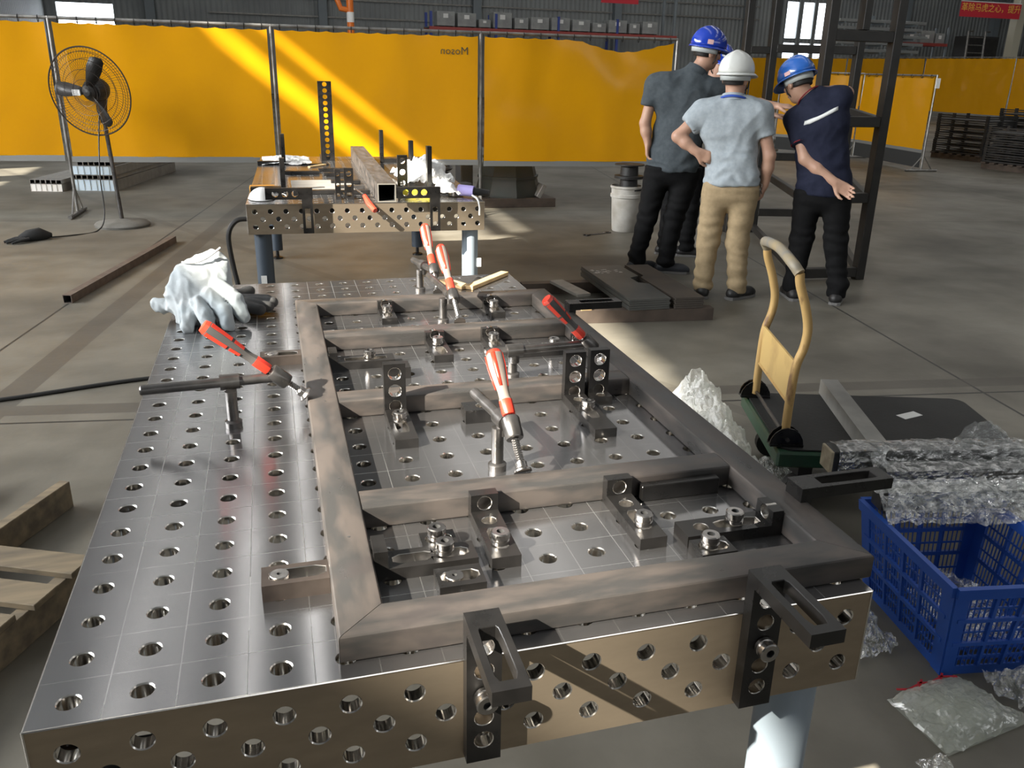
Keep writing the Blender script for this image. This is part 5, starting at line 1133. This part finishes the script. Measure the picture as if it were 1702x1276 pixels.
def person(label, J, Fd, Fh, Uh, hats, shirt, trous, shoe, hem, waist, hands, fat=1., sleeve=.62, extra=None, glasses=False, h=.0085, seed=0):
    J = {k: np.array(v, float) for k, v in J.items()}; Fd, Fh, Uh = unit(Fd), unit(Fh), unit(Uh); Fh = unit(Fh - Uh * (Fh @ Uh)); Rh = np.cross(Fh, Uh)
    base = (J['anL'] + J['anR']) / 2; root = thing('person', label, 'person', (base[0], base[1], 0))
    pts = np.array(list(J.values())); lo = pts.min(0) - .19; hi = pts.max(0) + .19; lo[2] = -.02
    hd = J['head']; pel, ch, nk = J['pelvis'], J['chest'], J['neck']; waistp = pel * .45 + ch * .55
    flat = (Fd, .66)
    def torso(F, g, k=.05):
        F.cone(J['hipL'] * .55 + J['hipR'] * .45, J['hipR'] * .55 + J['hipL'] * .45, .135 * fat + g, .135 * fat + g, k, (Fd, .8)); F.cone(pel, waistp, .145 * fat + g, .138 * fat + g, k, flat); F.cone(waistp, ch, .138 * fat + g, .155 * fat + g, k, flat)
        F.cone(ch * .6 + J['shL'] * .4, ch * .6 + J['shR'] * .4, .12 * fat + g, .12 * fat + g, k, (Fd, .8))
        F.cone(J['shL'] * .86 + nk * .14, J['shR'] * .86 + nk * .14, .062 + g, .062 + g, k); F.cone(ch, nk, .12 + g, .07 + g, k, (Fd, .8))
        for s in 'LR': F.cone(nk, J['sh' + s], .06 + g * .6, .058 + g, k)
    # --- skin: one continuous body
    F = Field(lo, hi, h); torso(F, -.022)
    F.cone(nk, hd - Uh * .04, .062, .056, .03)
    for s in 'LR':
        F.cone(J['sh' + s], J['el' + s], .046, .04, .03); F.cone(J['el' + s], J['el' + s] * .6 + J['wr' + s] * .4, .041, .041, .02); F.cone(J['el' + s] * .6 + J['wr' + s] * .4, J['wr' + s], .041, .027, .02)
        F.cone(J['hip' + s], J['kn' + s], .07, .05, .03); F.cone(J['kn' + s], J['an' + s], .05, .036, .03)
    # head: skull, jaw, nose, brow, ears
    A = (Rh, Fh, Uh)
    F.ell(hd + Uh * .035 - Fh * .012, (.076, .096, .092), A, .02); F.ell(hd - Uh * .035 + Fh * .018, (.062, .072, .082), A, .025); F.cone(hd - Uh * .085 + Fh * .055, hd - Uh * .08 + Fh * .04, .026, .034, .03)
    F.cone(hd + Uh * .012 + Fh * .09, hd - Uh * .026 + Fh * .108, .009, .0145, .012); F.cone(hd + Uh * .028 + Fh * .082 - Rh * .032, hd + Uh * .028 + Fh * .082 + Rh * .032, .012, .012, .012)
    for sg in (-1, 1):
        F.ell(hd + Rh * sg * .078 - Uh * .005 - Fh * .01, (.012, .022, .034), A, .006); F.ell(hd + Rh * sg * .034 + Fh * .075 - Uh * .012, (.022, .02, .02), A, .012)
    F.cone(hd - Uh * .056 + Fh * .092 - Rh * .018, hd - Uh * .056 + Fh * .092 + Rh * .018, .0085, .0085, .006)
    for s in 'LR':
        dd, nn, side, curl = hands[s]; add_hand(F, J['wr' + s], dd, nn, side, curl)
    body = F.build('body', skinm, root)
    for sg in (-1, 1):
        e = MB().lathe([(0, -.011), (.008, -.008), (.0115, 0), (.008, .008), (0, .011)], tuple(hd + Rh * sg * .031 + Fh * .082 + Uh * .008), tuple(Fh), n=12).build('eye', mat('eye_dark', (.03, .02, .015), .2), root)
    # hair
    Fl = Field(hd - .16, hd + .17, .006); Fl.ell(hd + Uh * .035 - Fh * .016, (.081, .1, .096), A, .01); Fl.ell(hd - Uh * .035 - Fh * .045, (.066, .05, .06), A, .02)
    Fl.cut(hd + Fh * .045, unit(Fh - Uh * .55)); Fl.cut(hd - Uh * .035, -Uh); Fl.build('hair', hairm, root)
    # --- trousers
    Ft = Field(lo, (hi[0], hi[1], waist + .08), h)
    Ft.cone(J['hipL'] * .6 + J['hipR'] * .4, J['hipR'] * .6 + J['hipL'] * .4, .145 * fat, .145 * fat, .04, (Fd, .82)); Ft.cone(pel - np.array((0, 0, .02)), waistp, .148 * fat, .142 * fat, .04, flat)
    for s in 'LR':
        top = J['hip' + s] - np.array((0, 0, .02)); Ft.cone(top, J['kn' + s], .098 * fat, .078, .03); Ft.cone(J['kn' + s], J['an' + s] + np.array((0, 0, .07)), .077, .066, .03); Ft.cone(J['an' + s] + np.array((0, 0, .08)), J['an' + s] + np.array((0, 0, .03)), .066, .07, .01)
    Ft.cut((0, 0, waist), (0, 0, 1)); Ft.cut((0, 0, .045), (0, 0, -1))
    def tf(p):
        q = Vector(p); w = .3 + .9 * max(0, 1 - abs(p[2] - .1) / .2) + .6 * max(0, 1 - abs(p[2] - .45) / .15)
        return .010 * w * (math.sin(p[2] * 75 + 6 * mn.noise(q * 5 + Vector((seed, 0, 0)))) * .5 + mn.noise(Vector((p[0] * 9, p[1] * 9, p[2] * 16)) + Vector((seed, 3, 0))))
    tro = Ft.build('trousers', trous, root, tf)
    # --- shirt with sleeves
    Fs = Field(lo, hi, h); torso(Fs, .012)
    Fs.cone(pel + np.array((0, 0, .0)), waistp, .165 * fat, .152 * fat, .04, flat); Fs.cone((J['hipL'] + J['hipR']) / 2 * .5 + pel * .5, pel, .168 * fat, .165 * fat, .04, flat)
    Fs.cut((0, 0, hem), (0, 0, -1))
    Fs.cut(nk + unit(hd - nk) * .055, unit(hd - nk))
    for s in 'LR':
        a, b = J['sh' + s], J['el' + s]; e = a + (b - a) * sleeve
        Fs.cone(a, e, .07, .066, .03, cutp=(e, unit(b - a)))
    def sf(p):
        q = Vector(p); low = max(0, 1 - (p[2] - hem) / .35)
        return .010 * mn.noise(Vector((p[0] * 7, p[1] * 7, p[2] * 5)) + Vector((seed * 5, 0, 0))) + .006 * low * min(1, (p[2] - hem) / .05) * math.sin(p[2] * 62 + p[0] * 9 + 6 * mn.noise(q * 6)) + .006 * (1 - 2 * abs(mn.noise(Vector((p[0] * 9 - p[2] * 5, p[1] * 9, p[2] * 6)) + Vector((0, seed, 0))))) + .004 * mn.noise(q * 17) + .012 * max(0, mn.noise(Vector((p[0] * 5 + p[2] * 6, p[1] * 5, p[2] * 2 + seed))))
    sh = Fs.build('shirt', shirt, root, sf)
    # collar
    cd = unit(hd - nk); ca = unit(np.cross(cd, Fd)); cb = np.cross(ca, cd); cm = MB(); vs = []
    for z, r in ((.015, .079), (.05, .075), (.064, .079), (.045, .086), (.018, .094)):
        for k_ in range(24): th = 2 * PI * k_ / 24; vs.append(nk + cd * (z + .012 * math.sin(th) * -1) + (ca * math.cos(th) + cb * math.sin(th)) * r)
    cm.add([tuple(v) for v in vs], [(j * 24 + i, j * 24 + (i + 1) % 24, (j + 1) * 24 + (i + 1) % 24, (j + 1) * 24 + i) for j in range(4) for i in range(24)]); cm.build('collar', shirt if not isinstance(shirt, list) else shirt[0], root)
    # --- shoes
    for s in 'LR':
        an = J['an' + s]; t = unit(J['toe' + s]) if ('toe' + s) in J else Fd; t = unit((t[0], t[1], 0)); sd = np.cross(t, (0, 0, 1)); g0 = np.array((an[0], an[1], 0)); Fo = Field(g0 - (.22, .22, .01), g0 + (.22, .22, .17), .006)
        Fo.cone(g0 - t * .045 + (0, 0, .04), g0 + t * .13 + (0, 0, .036), .042, .04, .02); Fo.cone(g0 + t * .1 + (0, 0, .034), g0 + t * .165 + (0, 0, .03), .042, .03, .02); Fo.cone(g0 - t * .02 + (0, 0, .05), g0 - t * .01 + (0, 0, .11), .045, .043, .02)
        Fo.cut((0, 0, .012), (0, 0, -1)); so_ = Fo.build('shoe', shoe, root)
        P = [tuple((g0 + t * x + sd * y)[:2]) for x, y in ((-.09, -.02), (-.075, -.04), (.02, -.04), (.1, -.047), (.17, -.034), (.197, 0), (.17, .034), (.1, .047), (.02, .04), (-.075, .04), (-.09, .02))]
        MB().prism(P, .001, .02).build('sole', mat('shoe_sole', (.16, .155, .15), .7), so_)
    # --- hard hat
    hm, hlab = hats; hc = hd + Uh * .055 - Fh * .002; hat = None
    def hp(th, ph, g=0., zf=1.): # th azimuth from front, ph elevation
        rx, ry, rz = .113 + g, .14 + g, .122 + g; return hc + Rh * rx * math.cos(ph) * math.sin(th) + Fh * ry * math.cos(ph) * math.cos(th) + Uh * rz * math.sin(ph) * zf
    vs = []; nA, nE = 40, 14
    for j in range(nE + 1):
        ph = -.12 + (PI / 2 + .12) * j / nE
        for i in range(nA):
            th = 2 * PI * i / nA; rid = .007 * math.exp(-(math.sin(th) * math.cos(ph) / .16) ** 2) * (1 if math.sin(ph) > .1 else .0)
            vs.append(tuple(hp(th, ph, rid)))
    fs = [(j * nA + i, j * nA + (i + 1) % nA, (j + 1) * nA + (i + 1) % nA, (j + 1) * nA + i) for j in range(nE) for i in range(nA)]
    hat = MB().add(vs, fs).build('helmet', hm, root, ang=60); hat.modifiers.new('solid', 'SOLIDIFY').thickness = .003
    vs = []
    for r in range(4):
        for i in range(nA):
            th = 2 * PI * i / nA; w = (.012 + .045 * max(0, math.cos(th)) ** 2) * r / 3; p = hp(th, -.12, w) - Uh * (.012 * (r / 3) ** 2 + .014 * max(0, math.cos(th)) ** 2 * r / 3); vs.append(tuple(p))
    br = MB().add(vs, [(j * nA + i, j * nA + (i + 1) % nA, (j + 1) * nA + (i + 1) % nA, (j + 1) * nA + i) for j in range(3) for i in range(nA)]).build('helmet_brim', hm, hat, ang=60); br.modifiers.new('solid', 'SOLIDIFY').thickness = .004
    vs = []
    for z, g in ((-.02, -.018), (-.062, -.024)):
        for i in range(21): th = PI * (.42 + 1.16 * i / 20); p = hp(th, 0, g); vs.append(tuple(p + Uh * z))
    bn = MB().add(vs, [(i, i + 1, 22 + i, 21 + i) for i in range(20)]).build('head_band', bandm, hat); bn.modifiers.new('solid', 'SOLIDIFY').thickness = .006
    for sg in (-1, 1): MB().path([tuple(hp(sg * 1.25, -.12, -.02)), tuple(hd + Rh * sg * .078 - Uh * .05 + Fh * .03), tuple(hd - Uh * .125 + Fh * .035)], .0045, 6).build('chin_strap', strapm, hat)
    if hlab:
        for th, ph, sx, sy, m in hlab:
            c0 = hp(th, ph, .004); rows = []
            for v in (-1, 1):
                for u in (-1, 0, 1): rows.append(tuple(hp(th + u * sx, ph + v * sy, .0025)))
            MB().add(rows, [(0, 1, 4, 3), (1, 2, 5, 4)]).build('sticker', m, hat)
    if glasses:
        gm_ = MB()
        for sg in (-1, 1):
            c0 = hd + Rh * sg * .034 + Fh * .104 + Uh * .004; gm_.path([tuple(c0 + Rh * .026 * math.cos(t) + Uh * .018 * math.sin(t)) for t in np.linspace(0, 2 * PI, 14, endpoint=False)], .0018, 4, closed=True); gm_.path([tuple(c0 + Rh * sg * .026), tuple(hd + Rh * sg * .08 + Fh * .0 + Uh * .008)], .0018, 4)
        gm_.path([tuple(hd + Fh * .106 - Rh * .009), tuple(hd + Fh * .106 + Rh * .009)], .0018, 4); gm_.build('glasses', strapm, root)
    if extra: extra(root, J, Fd, Fh, Uh)
    return root
blueh = mat('blue_helmet_plastic', (.012, .045, .42), .18, 0, (.015, .055, .45), 3, coat=.6); blueh2 = mat('lighter_blue_helmet_plastic', (.02, .11, .42), .2, 0, (.022, .12, .45), 3, coat=.6)
whiteh = mat('white_helmet_plastic', (.74, .75, .72), .28, 0, (.7, .71, .68), 3, coat=.3)
pinkm = mat('pink_sticker', (.8, .5, .48), .5); whst = mat('white_sticker', (.8, .8, .8), .5)
blackt = cloth('black_trouser_cloth', (.0045, .0045, .005), (.0065, .0065, .007)); khaki = cloth('khaki_trouser_cloth', (.36, .27, .16), (.31, .235, .14))
tshirt = cloth('charcoal_blue_shirt_cloth', (.055, .066, .075), (.07, .082, .09)); gshirt = cloth('grey_shirt_cloth', (.36, .40, .43), (.31, .35, .38)); nshirt = cloth('navy_shirt_cloth', (.014, .017, .035), (.018, .021, .042))
dshirt = cloth('dark_shirt_cloth', (.02, .022, .026), (.026, .028, .032))
shoeb = mat('black_shoe_leather', (.015, .014, .014), .5); 
lany = mat('blue_lanyard', (.03, .08, .4), .6)
def loop_at(root, nk, hd, Fd, r, rad, m, nm, z=.03):
    cd = unit(hd - nk); ca = unit(np.cross(cd, Fd)); cb = np.cross(ca, cd)
    return MB().path([tuple(nk + cd * (z - .03 * math.sin(t)) + (ca * math.cos(t) + cb * math.sin(t)) * r) for t in np.linspace(0, 2 * PI, 24, endpoint=False)], rad, 6, closed=True).build(nm, m, root)
vW = np.array((.497, .868, 0)); rW = np.array((.868, -.497, 0))
def exW(root, J, Fd, Fh, Uh): loop_at(root, J['neck'], J['head'], Fd, .098, .008, lany, 'lanyard', .022)
person('man in white helmet, grey shirt and khaki trousers seen from behind', dict(
    pelvis=(3.335, 4.43, .83), chest=(3.31, 4.46, 1.15), neck=(3.305, 4.46, 1.315), head=(3.312, 4.475, 1.478), shL=(3.137, 4.555, 1.262), shR=(3.462, 4.368, 1.265),
    elL=(2.985, 4.60, 1.10), wrL=(3.095, 4.505, 1.005), elR=(3.535, 4.315, 1.0), wrR=(3.545, 4.35, .80), hipL=(3.25, 4.48, .77), hipR=(3.42, 4.385, .77),
    knL=(3.238, 4.50, .41), knR=(3.41, 4.40, .41), anL=(3.215, 4.475, .05), anR=(3.43, 4.37, .05), toeL=vW + rW * -.15, toeR=vW * .8 + rW * .7),
    vW + rW * .1, vW + rW * .45, (0, 0, 1), (whiteh, None), gshirt, khaki, shoeb, .8, .835,
    dict(L=(rW * .9 + np.array((0, 0, -.35)), vW * 1.0 + rW * .1, -1, .9), R=(np.array((0, 0, -1)) - rW * .25, -rW + vW * .3, 1, .8)), 1.0, .55, exW, True, seed=1)
vT = np.array((.426, .905, 0)); rT = np.array((.905, -.426, 0))
person('tallest man in dark grey polo shirt, black trousers and blue helmet, leaning towards the rack', dict(
    pelvis=(3.27, 5.24, .88), chest=(3.31, 5.24, 1.27), neck=(3.375, 5.21, 1.485), head=(3.455, 5.19, 1.655), shL=(3.118, 5.33, 1.415), shR=(3.545, 5.15, 1.40),
    elL=(3.062, 5.34, 1.14), wrL=(3.085, 5.31, .99), elR=(3.76, 5.06, 1.31), wrR=(3.94, 4.95, 1.295), hipL=(3.18, 5.285, .83), hipR=(3.38, 5.19, .83),
    knL=(3.125, 5.31, .44), knR=(3.31, 5.22, .43), anL=(3.062, 5.32, .06), anR=(3.275, 5.23, .06), toeL=rT * .9 + vT * .5, toeR=rT),
    vT + rT * .45, rT * 1.0 + vT * .55, (.12, -.05, 1), (blueh, [(1.95, .12, .16, .13, pinkm)]), tshirt, blackt, mat('black_sneaker', (.02, .022, .028), .6), .80, .83,
    dict(L=(np.array((0, 0, -1)) + rT * .1, rT * 1. - vT * .3, -1, .55), R=(rT * .9 + vT * -.3, vT * .2 + np.array((0, 0, -.8)), -1, .35)), 1.12, .55, None, True, seed=2)
person('man in blue helmet mostly hidden behind the tallest man', dict(
    pelvis=(3.66, 5.84, .84), chest=(3.72, 5.8, 1.2), neck=(3.8, 5.76, 1.4), head=(3.845, 5.735, 1.575), shL=(3.62, 5.93, 1.32), shR=(3.92, 5.68, 1.32),
    elL=(3.6, 5.98, 1.05), wrL=(3.68, 5.88, .86), elR=(4.1, 5.6, 1.12), wrR=(4.28, 5.55, 1.2), hipL=(3.6, 5.9, .8), hipR=(3.74, 5.79, .8),
    knL=(3.6, 5.9, .42), knR=(3.73, 5.78, .42), anL=(3.58, 5.9, .05), anR=(3.73, 5.79, .05), toeL=rT, toeR=rT), rT * .9 + vT * .3, rT * .5 - vT * .8, (.05, -.08, 1), (blueh, [(.9, .35, .12, .12, whst), (.45, .2, .1, .06, whst)]), dshirt, blackt, shoeb, .78, .81,
    dict(L=((0, 0, -1), rT, -1, .5), R=(rT, (0, 0, -1), -1, .4)), .95, .6, None, False, h=.009, seed=3)
vN = np.array((.583, .813, 0)); rN = np.array((.813, -.583, 0)); refl = mat('reflective_stripe', (.75, .76, .74), .4); redtrim = mat('dark_red_trim', (.2, .01, .02), .7)
def exN(root, J, Fd, Fh, Uh):
    A, B = np.array(J['shL']) * .62 + np.array(J['chest']) * .38, np.array(J['shR']) * .95 + np.array(J['chest']) * .05 + np.array((0, 0, -.045))
    # stripe across the back, following its curve
    vs = []; n = 12
    for i in range(n + 1):
        t = i / n; p = A * (1 - t) + B * t - vN * (.098 + .036 * math.sin(PI * t)) ; 
        for z in (-.014, .014): vs.append(tuple(p + np.array((0, 0, z))))
    o = MB().add(vs, [(2 * i, 2 * i + 2, 2 * i + 3, 2 * i + 1) for i in range(n)]).build('reflective_stripe', refl, root); o.modifiers.new('solid', 'SOLIDIFY').thickness = .004
    sw = o.modifiers.new('wrap', 'SHRINKWRAP'); sw.target = [c for c in root.children if c.name.startswith('shirt')][0]; sw.wrap_method = 'NEAREST_SURFACEPOINT'; sw.wrap_mode = 'OUTSIDE_SURFACE'; sw.offset = .004
    o.modifiers.move(1, 0)
    loop_at(root, J['neck'], J['head'], Fd, .085, .005, redtrim, 'collar_trim', .055)
    a, b = np.array(J['shL']), np.array(J['elL']); e = a + (b - a) * .6; u = unit(b - a); x = unit(np.cross(u, (0, 0, 1) if abs(u[2]) < .9 else (1, 0, 0))); y = np.cross(u, x)
    MB().path([tuple(e + (x * math.cos(t) + y * math.sin(t)) * .068) for t in np.linspace(0, 2 * PI, 20, endpoint=False)], .005, 6, closed=True).build('cuff_trim', redtrim, root)
person('man in navy shirt with reflective back stripe and blue helmet, one hand behind his back', dict(
    pelvis=(3.935, 4.235, .80), chest=(3.895, 4.285, 1.17), neck=(3.845, 4.34, 1.345), head=(3.745, 4.41, 1.462), shL=(3.762, 4.40, 1.232), shR=(3.975, 4.25, 1.37),
    elL=(3.775, 4.26, .985), wrL=(3.925, 4.10, .845), elR=(4.06, 4.30, 1.41), wrR=(3.97, 4.52, 1.42), hipL=(3.86, 4.29, .76), hipR=(4.015, 4.18, .76),
    knL=(3.862, 4.30, .41), knR=(4.045, 4.16, .41), anL=(3.835, 4.29, .05), anR=(4.085, 4.12, .05), toeL=vN - rN * .4, toeR=vN + rN * .1),
    vN - rN * .05, vN * .75 - rN * .75, np.array((0, 0, 1)) + vN * .25 - rN * .38, (blueh2, [(-1.85, .02, .16, .1, pinkm)]), nshirt, blackt, shoeb, .745, .785,
    dict(L=(rN * .9 + np.array((0, 0, -.5)), -vN + np.array((0, 0, .1)), 1, .4), R=(-rN * .4 + vN * .8, (0, 0, -1), -1, .5)), 1.0, .6, exN, False, seed=4)
ky = thing('key_ring', 'bunch of silver keys hanging at the belt of the man in khaki trousers', 'keys', (3.475, 4.335, .8))
kc = np.array((3.492, 4.318, .80))
MB().path([tuple(kc + rW * .012 * math.cos(t) + np.array((0, 0, .016 * math.sin(t)))) for t in np.linspace(0, 2 * PI, 14, endpoint=False)], .002, 5, closed=True).build('ring', boltm, ky)
for k, (a, l) in enumerate(((-.35, .055), (.1, .06), (.4, .045))):
    d = np.array((0, 0, -1.)) * math.cos(a) + rW * math.sin(a); p = kc - np.array((0, 0, .014)); MB().path([tuple(p), tuple(p + d * .018), tuple(p + d * .02), tuple(p + d * l)], [.009, .009, .0035, .003], 6).build('key', boltm, ky)
# ------------------------------------------------------------------ leather gloves on the near table
glm = mat('pale_grey_leather', (.52, .55, .56), .75, 0, (.32, .37, .4), 9, bump=.25, bscale=30, detail=6)
dgm = mat('dark_soiled_leather', (.03, .03, .032), .75, 0, (.05, .05, .05), 12, bump=.3, bscale=40)
gv = thing('work_glove', 'pale grey leather glove standing on its fingers at the far left of the near table', 'glove', (.11, 1.68, .8), 'pair of leather gloves')
Fg = Field((-.08, 1.5, .798), (.26, 1.83, 1.03), .0045); vw = (-.1, -.94, .3)
def gp(x, y, z): return np.array((x, y, z))
Fg.cone(gp(.108, 1.70, .945), gp(.088, 1.665, .875), .06, .07, .03, (vw, .42)); Fg.cone(gp(.07, 1.70, .93), gp(.05, 1.675, .87), .05, .055, .03, (vw, .42)); Fg.cone(gp(.13, 1.69, .93), gp(.145, 1.655, .875), .04, .035, .03, (vw, .55))
Fg.cone(gp(.085, 1.662, .865), gp(.085, 1.65, .815), .064, .045, .03, (vw, .6)); Fg.cone(gp(.05, 1.66, .85), gp(.06, 1.62, .815), .03, .028, .02)
for a, b, c in (((.14, 1.645, .905), (.188, 1.60, .872), (.205, 1.572, .832)), ((.115, 1.63, .885), (.156, 1.575, .852), (.166, 1.545, .82)), ((.085, 1.62, .862), (.108, 1.568, .838), (.112, 1.543, .816)), ((.055, 1.63, .85), (.062, 1.58, .83), (.06, 1.556, .815))):
    Fg.cone(gp(*a), gp(*b), .021, .0195, .004); Fg.cone(gp(*b), gp(*c), .0195, .0155, .004)
Fg.cone(gp(.04, 1.67, .845), gp(-.0, 1.70, .836), .023, .019, .02); Fg.cone(gp(-.0, 1.70, .836), gp(-.035, 1.715, .84), .019, .0165, .006)
Fg.cut((.125, 1.70, .992), unit((-.42, .0, 1))); Fg.cut((0, 0, .8015), (0, 0, -1))
def gfold(p):
    q = Vector(p); lowz = max(0, 1 - (p[2] - .8) / .09); return .004 * mn.noise(q * 22) + (.003 + .006 * lowz) * (1 - 2.4 * abs(mn.noise(Vector((p[0] * 40 + p[2] * 18, p[1] * 20, p[2] * 26)))))
Fg.build('leather_shell', glm, gv, gfold)
MB().path([tuple(np.array((.048, 1.692, .962)) * (1 - t) + np.array((.155, 1.692, 1.0)) * t + np.array((0, -.024 * math.sin(PI * t), -.012 * math.cos(PI * (t - .5)) + .004))) for t in np.linspace(0, 1, 14)], .0032, 6).build('cuff_hem', mat('white_hem', (.7, .7, .68), .8), gv)
gv2 = thing('work_glove', 'dark soiled leather glove lying under the pale glove on the near table', 'glove', (.17, 1.74, .8), 'pair of leather gloves')
o2 = np.array((.17, 1.74, .8)); Fg = Field(o2 - (.17, .16, .002), o2 + (.17, .16, .1), .005)
Fg.cone(o2 + (-.12, .02, .03), o2 + (.0, .0, .028), .045, .045, .02, ((0, 0, 1), .6))
for y, l, z in ((.04, .1, .028), (.015, .115, .026), (-.012, .105, .024), (-.038, .08, .022)): Fg.cone(o2 + (.0, y * .8, .026), o2 + (l, y * 1.2 - .03, z), .02, .0165, .012)
Fg.cone(o2 + (-.03, .03, .03), o2 + (.05, .1, .035), .022, .017, .015); Fg.cut((0, 0, .802), (0, 0, -1))
Fg.build('leather_shell', dgm, gv2, lambda p: .004 * mn.noise(Vector(p) * 25))
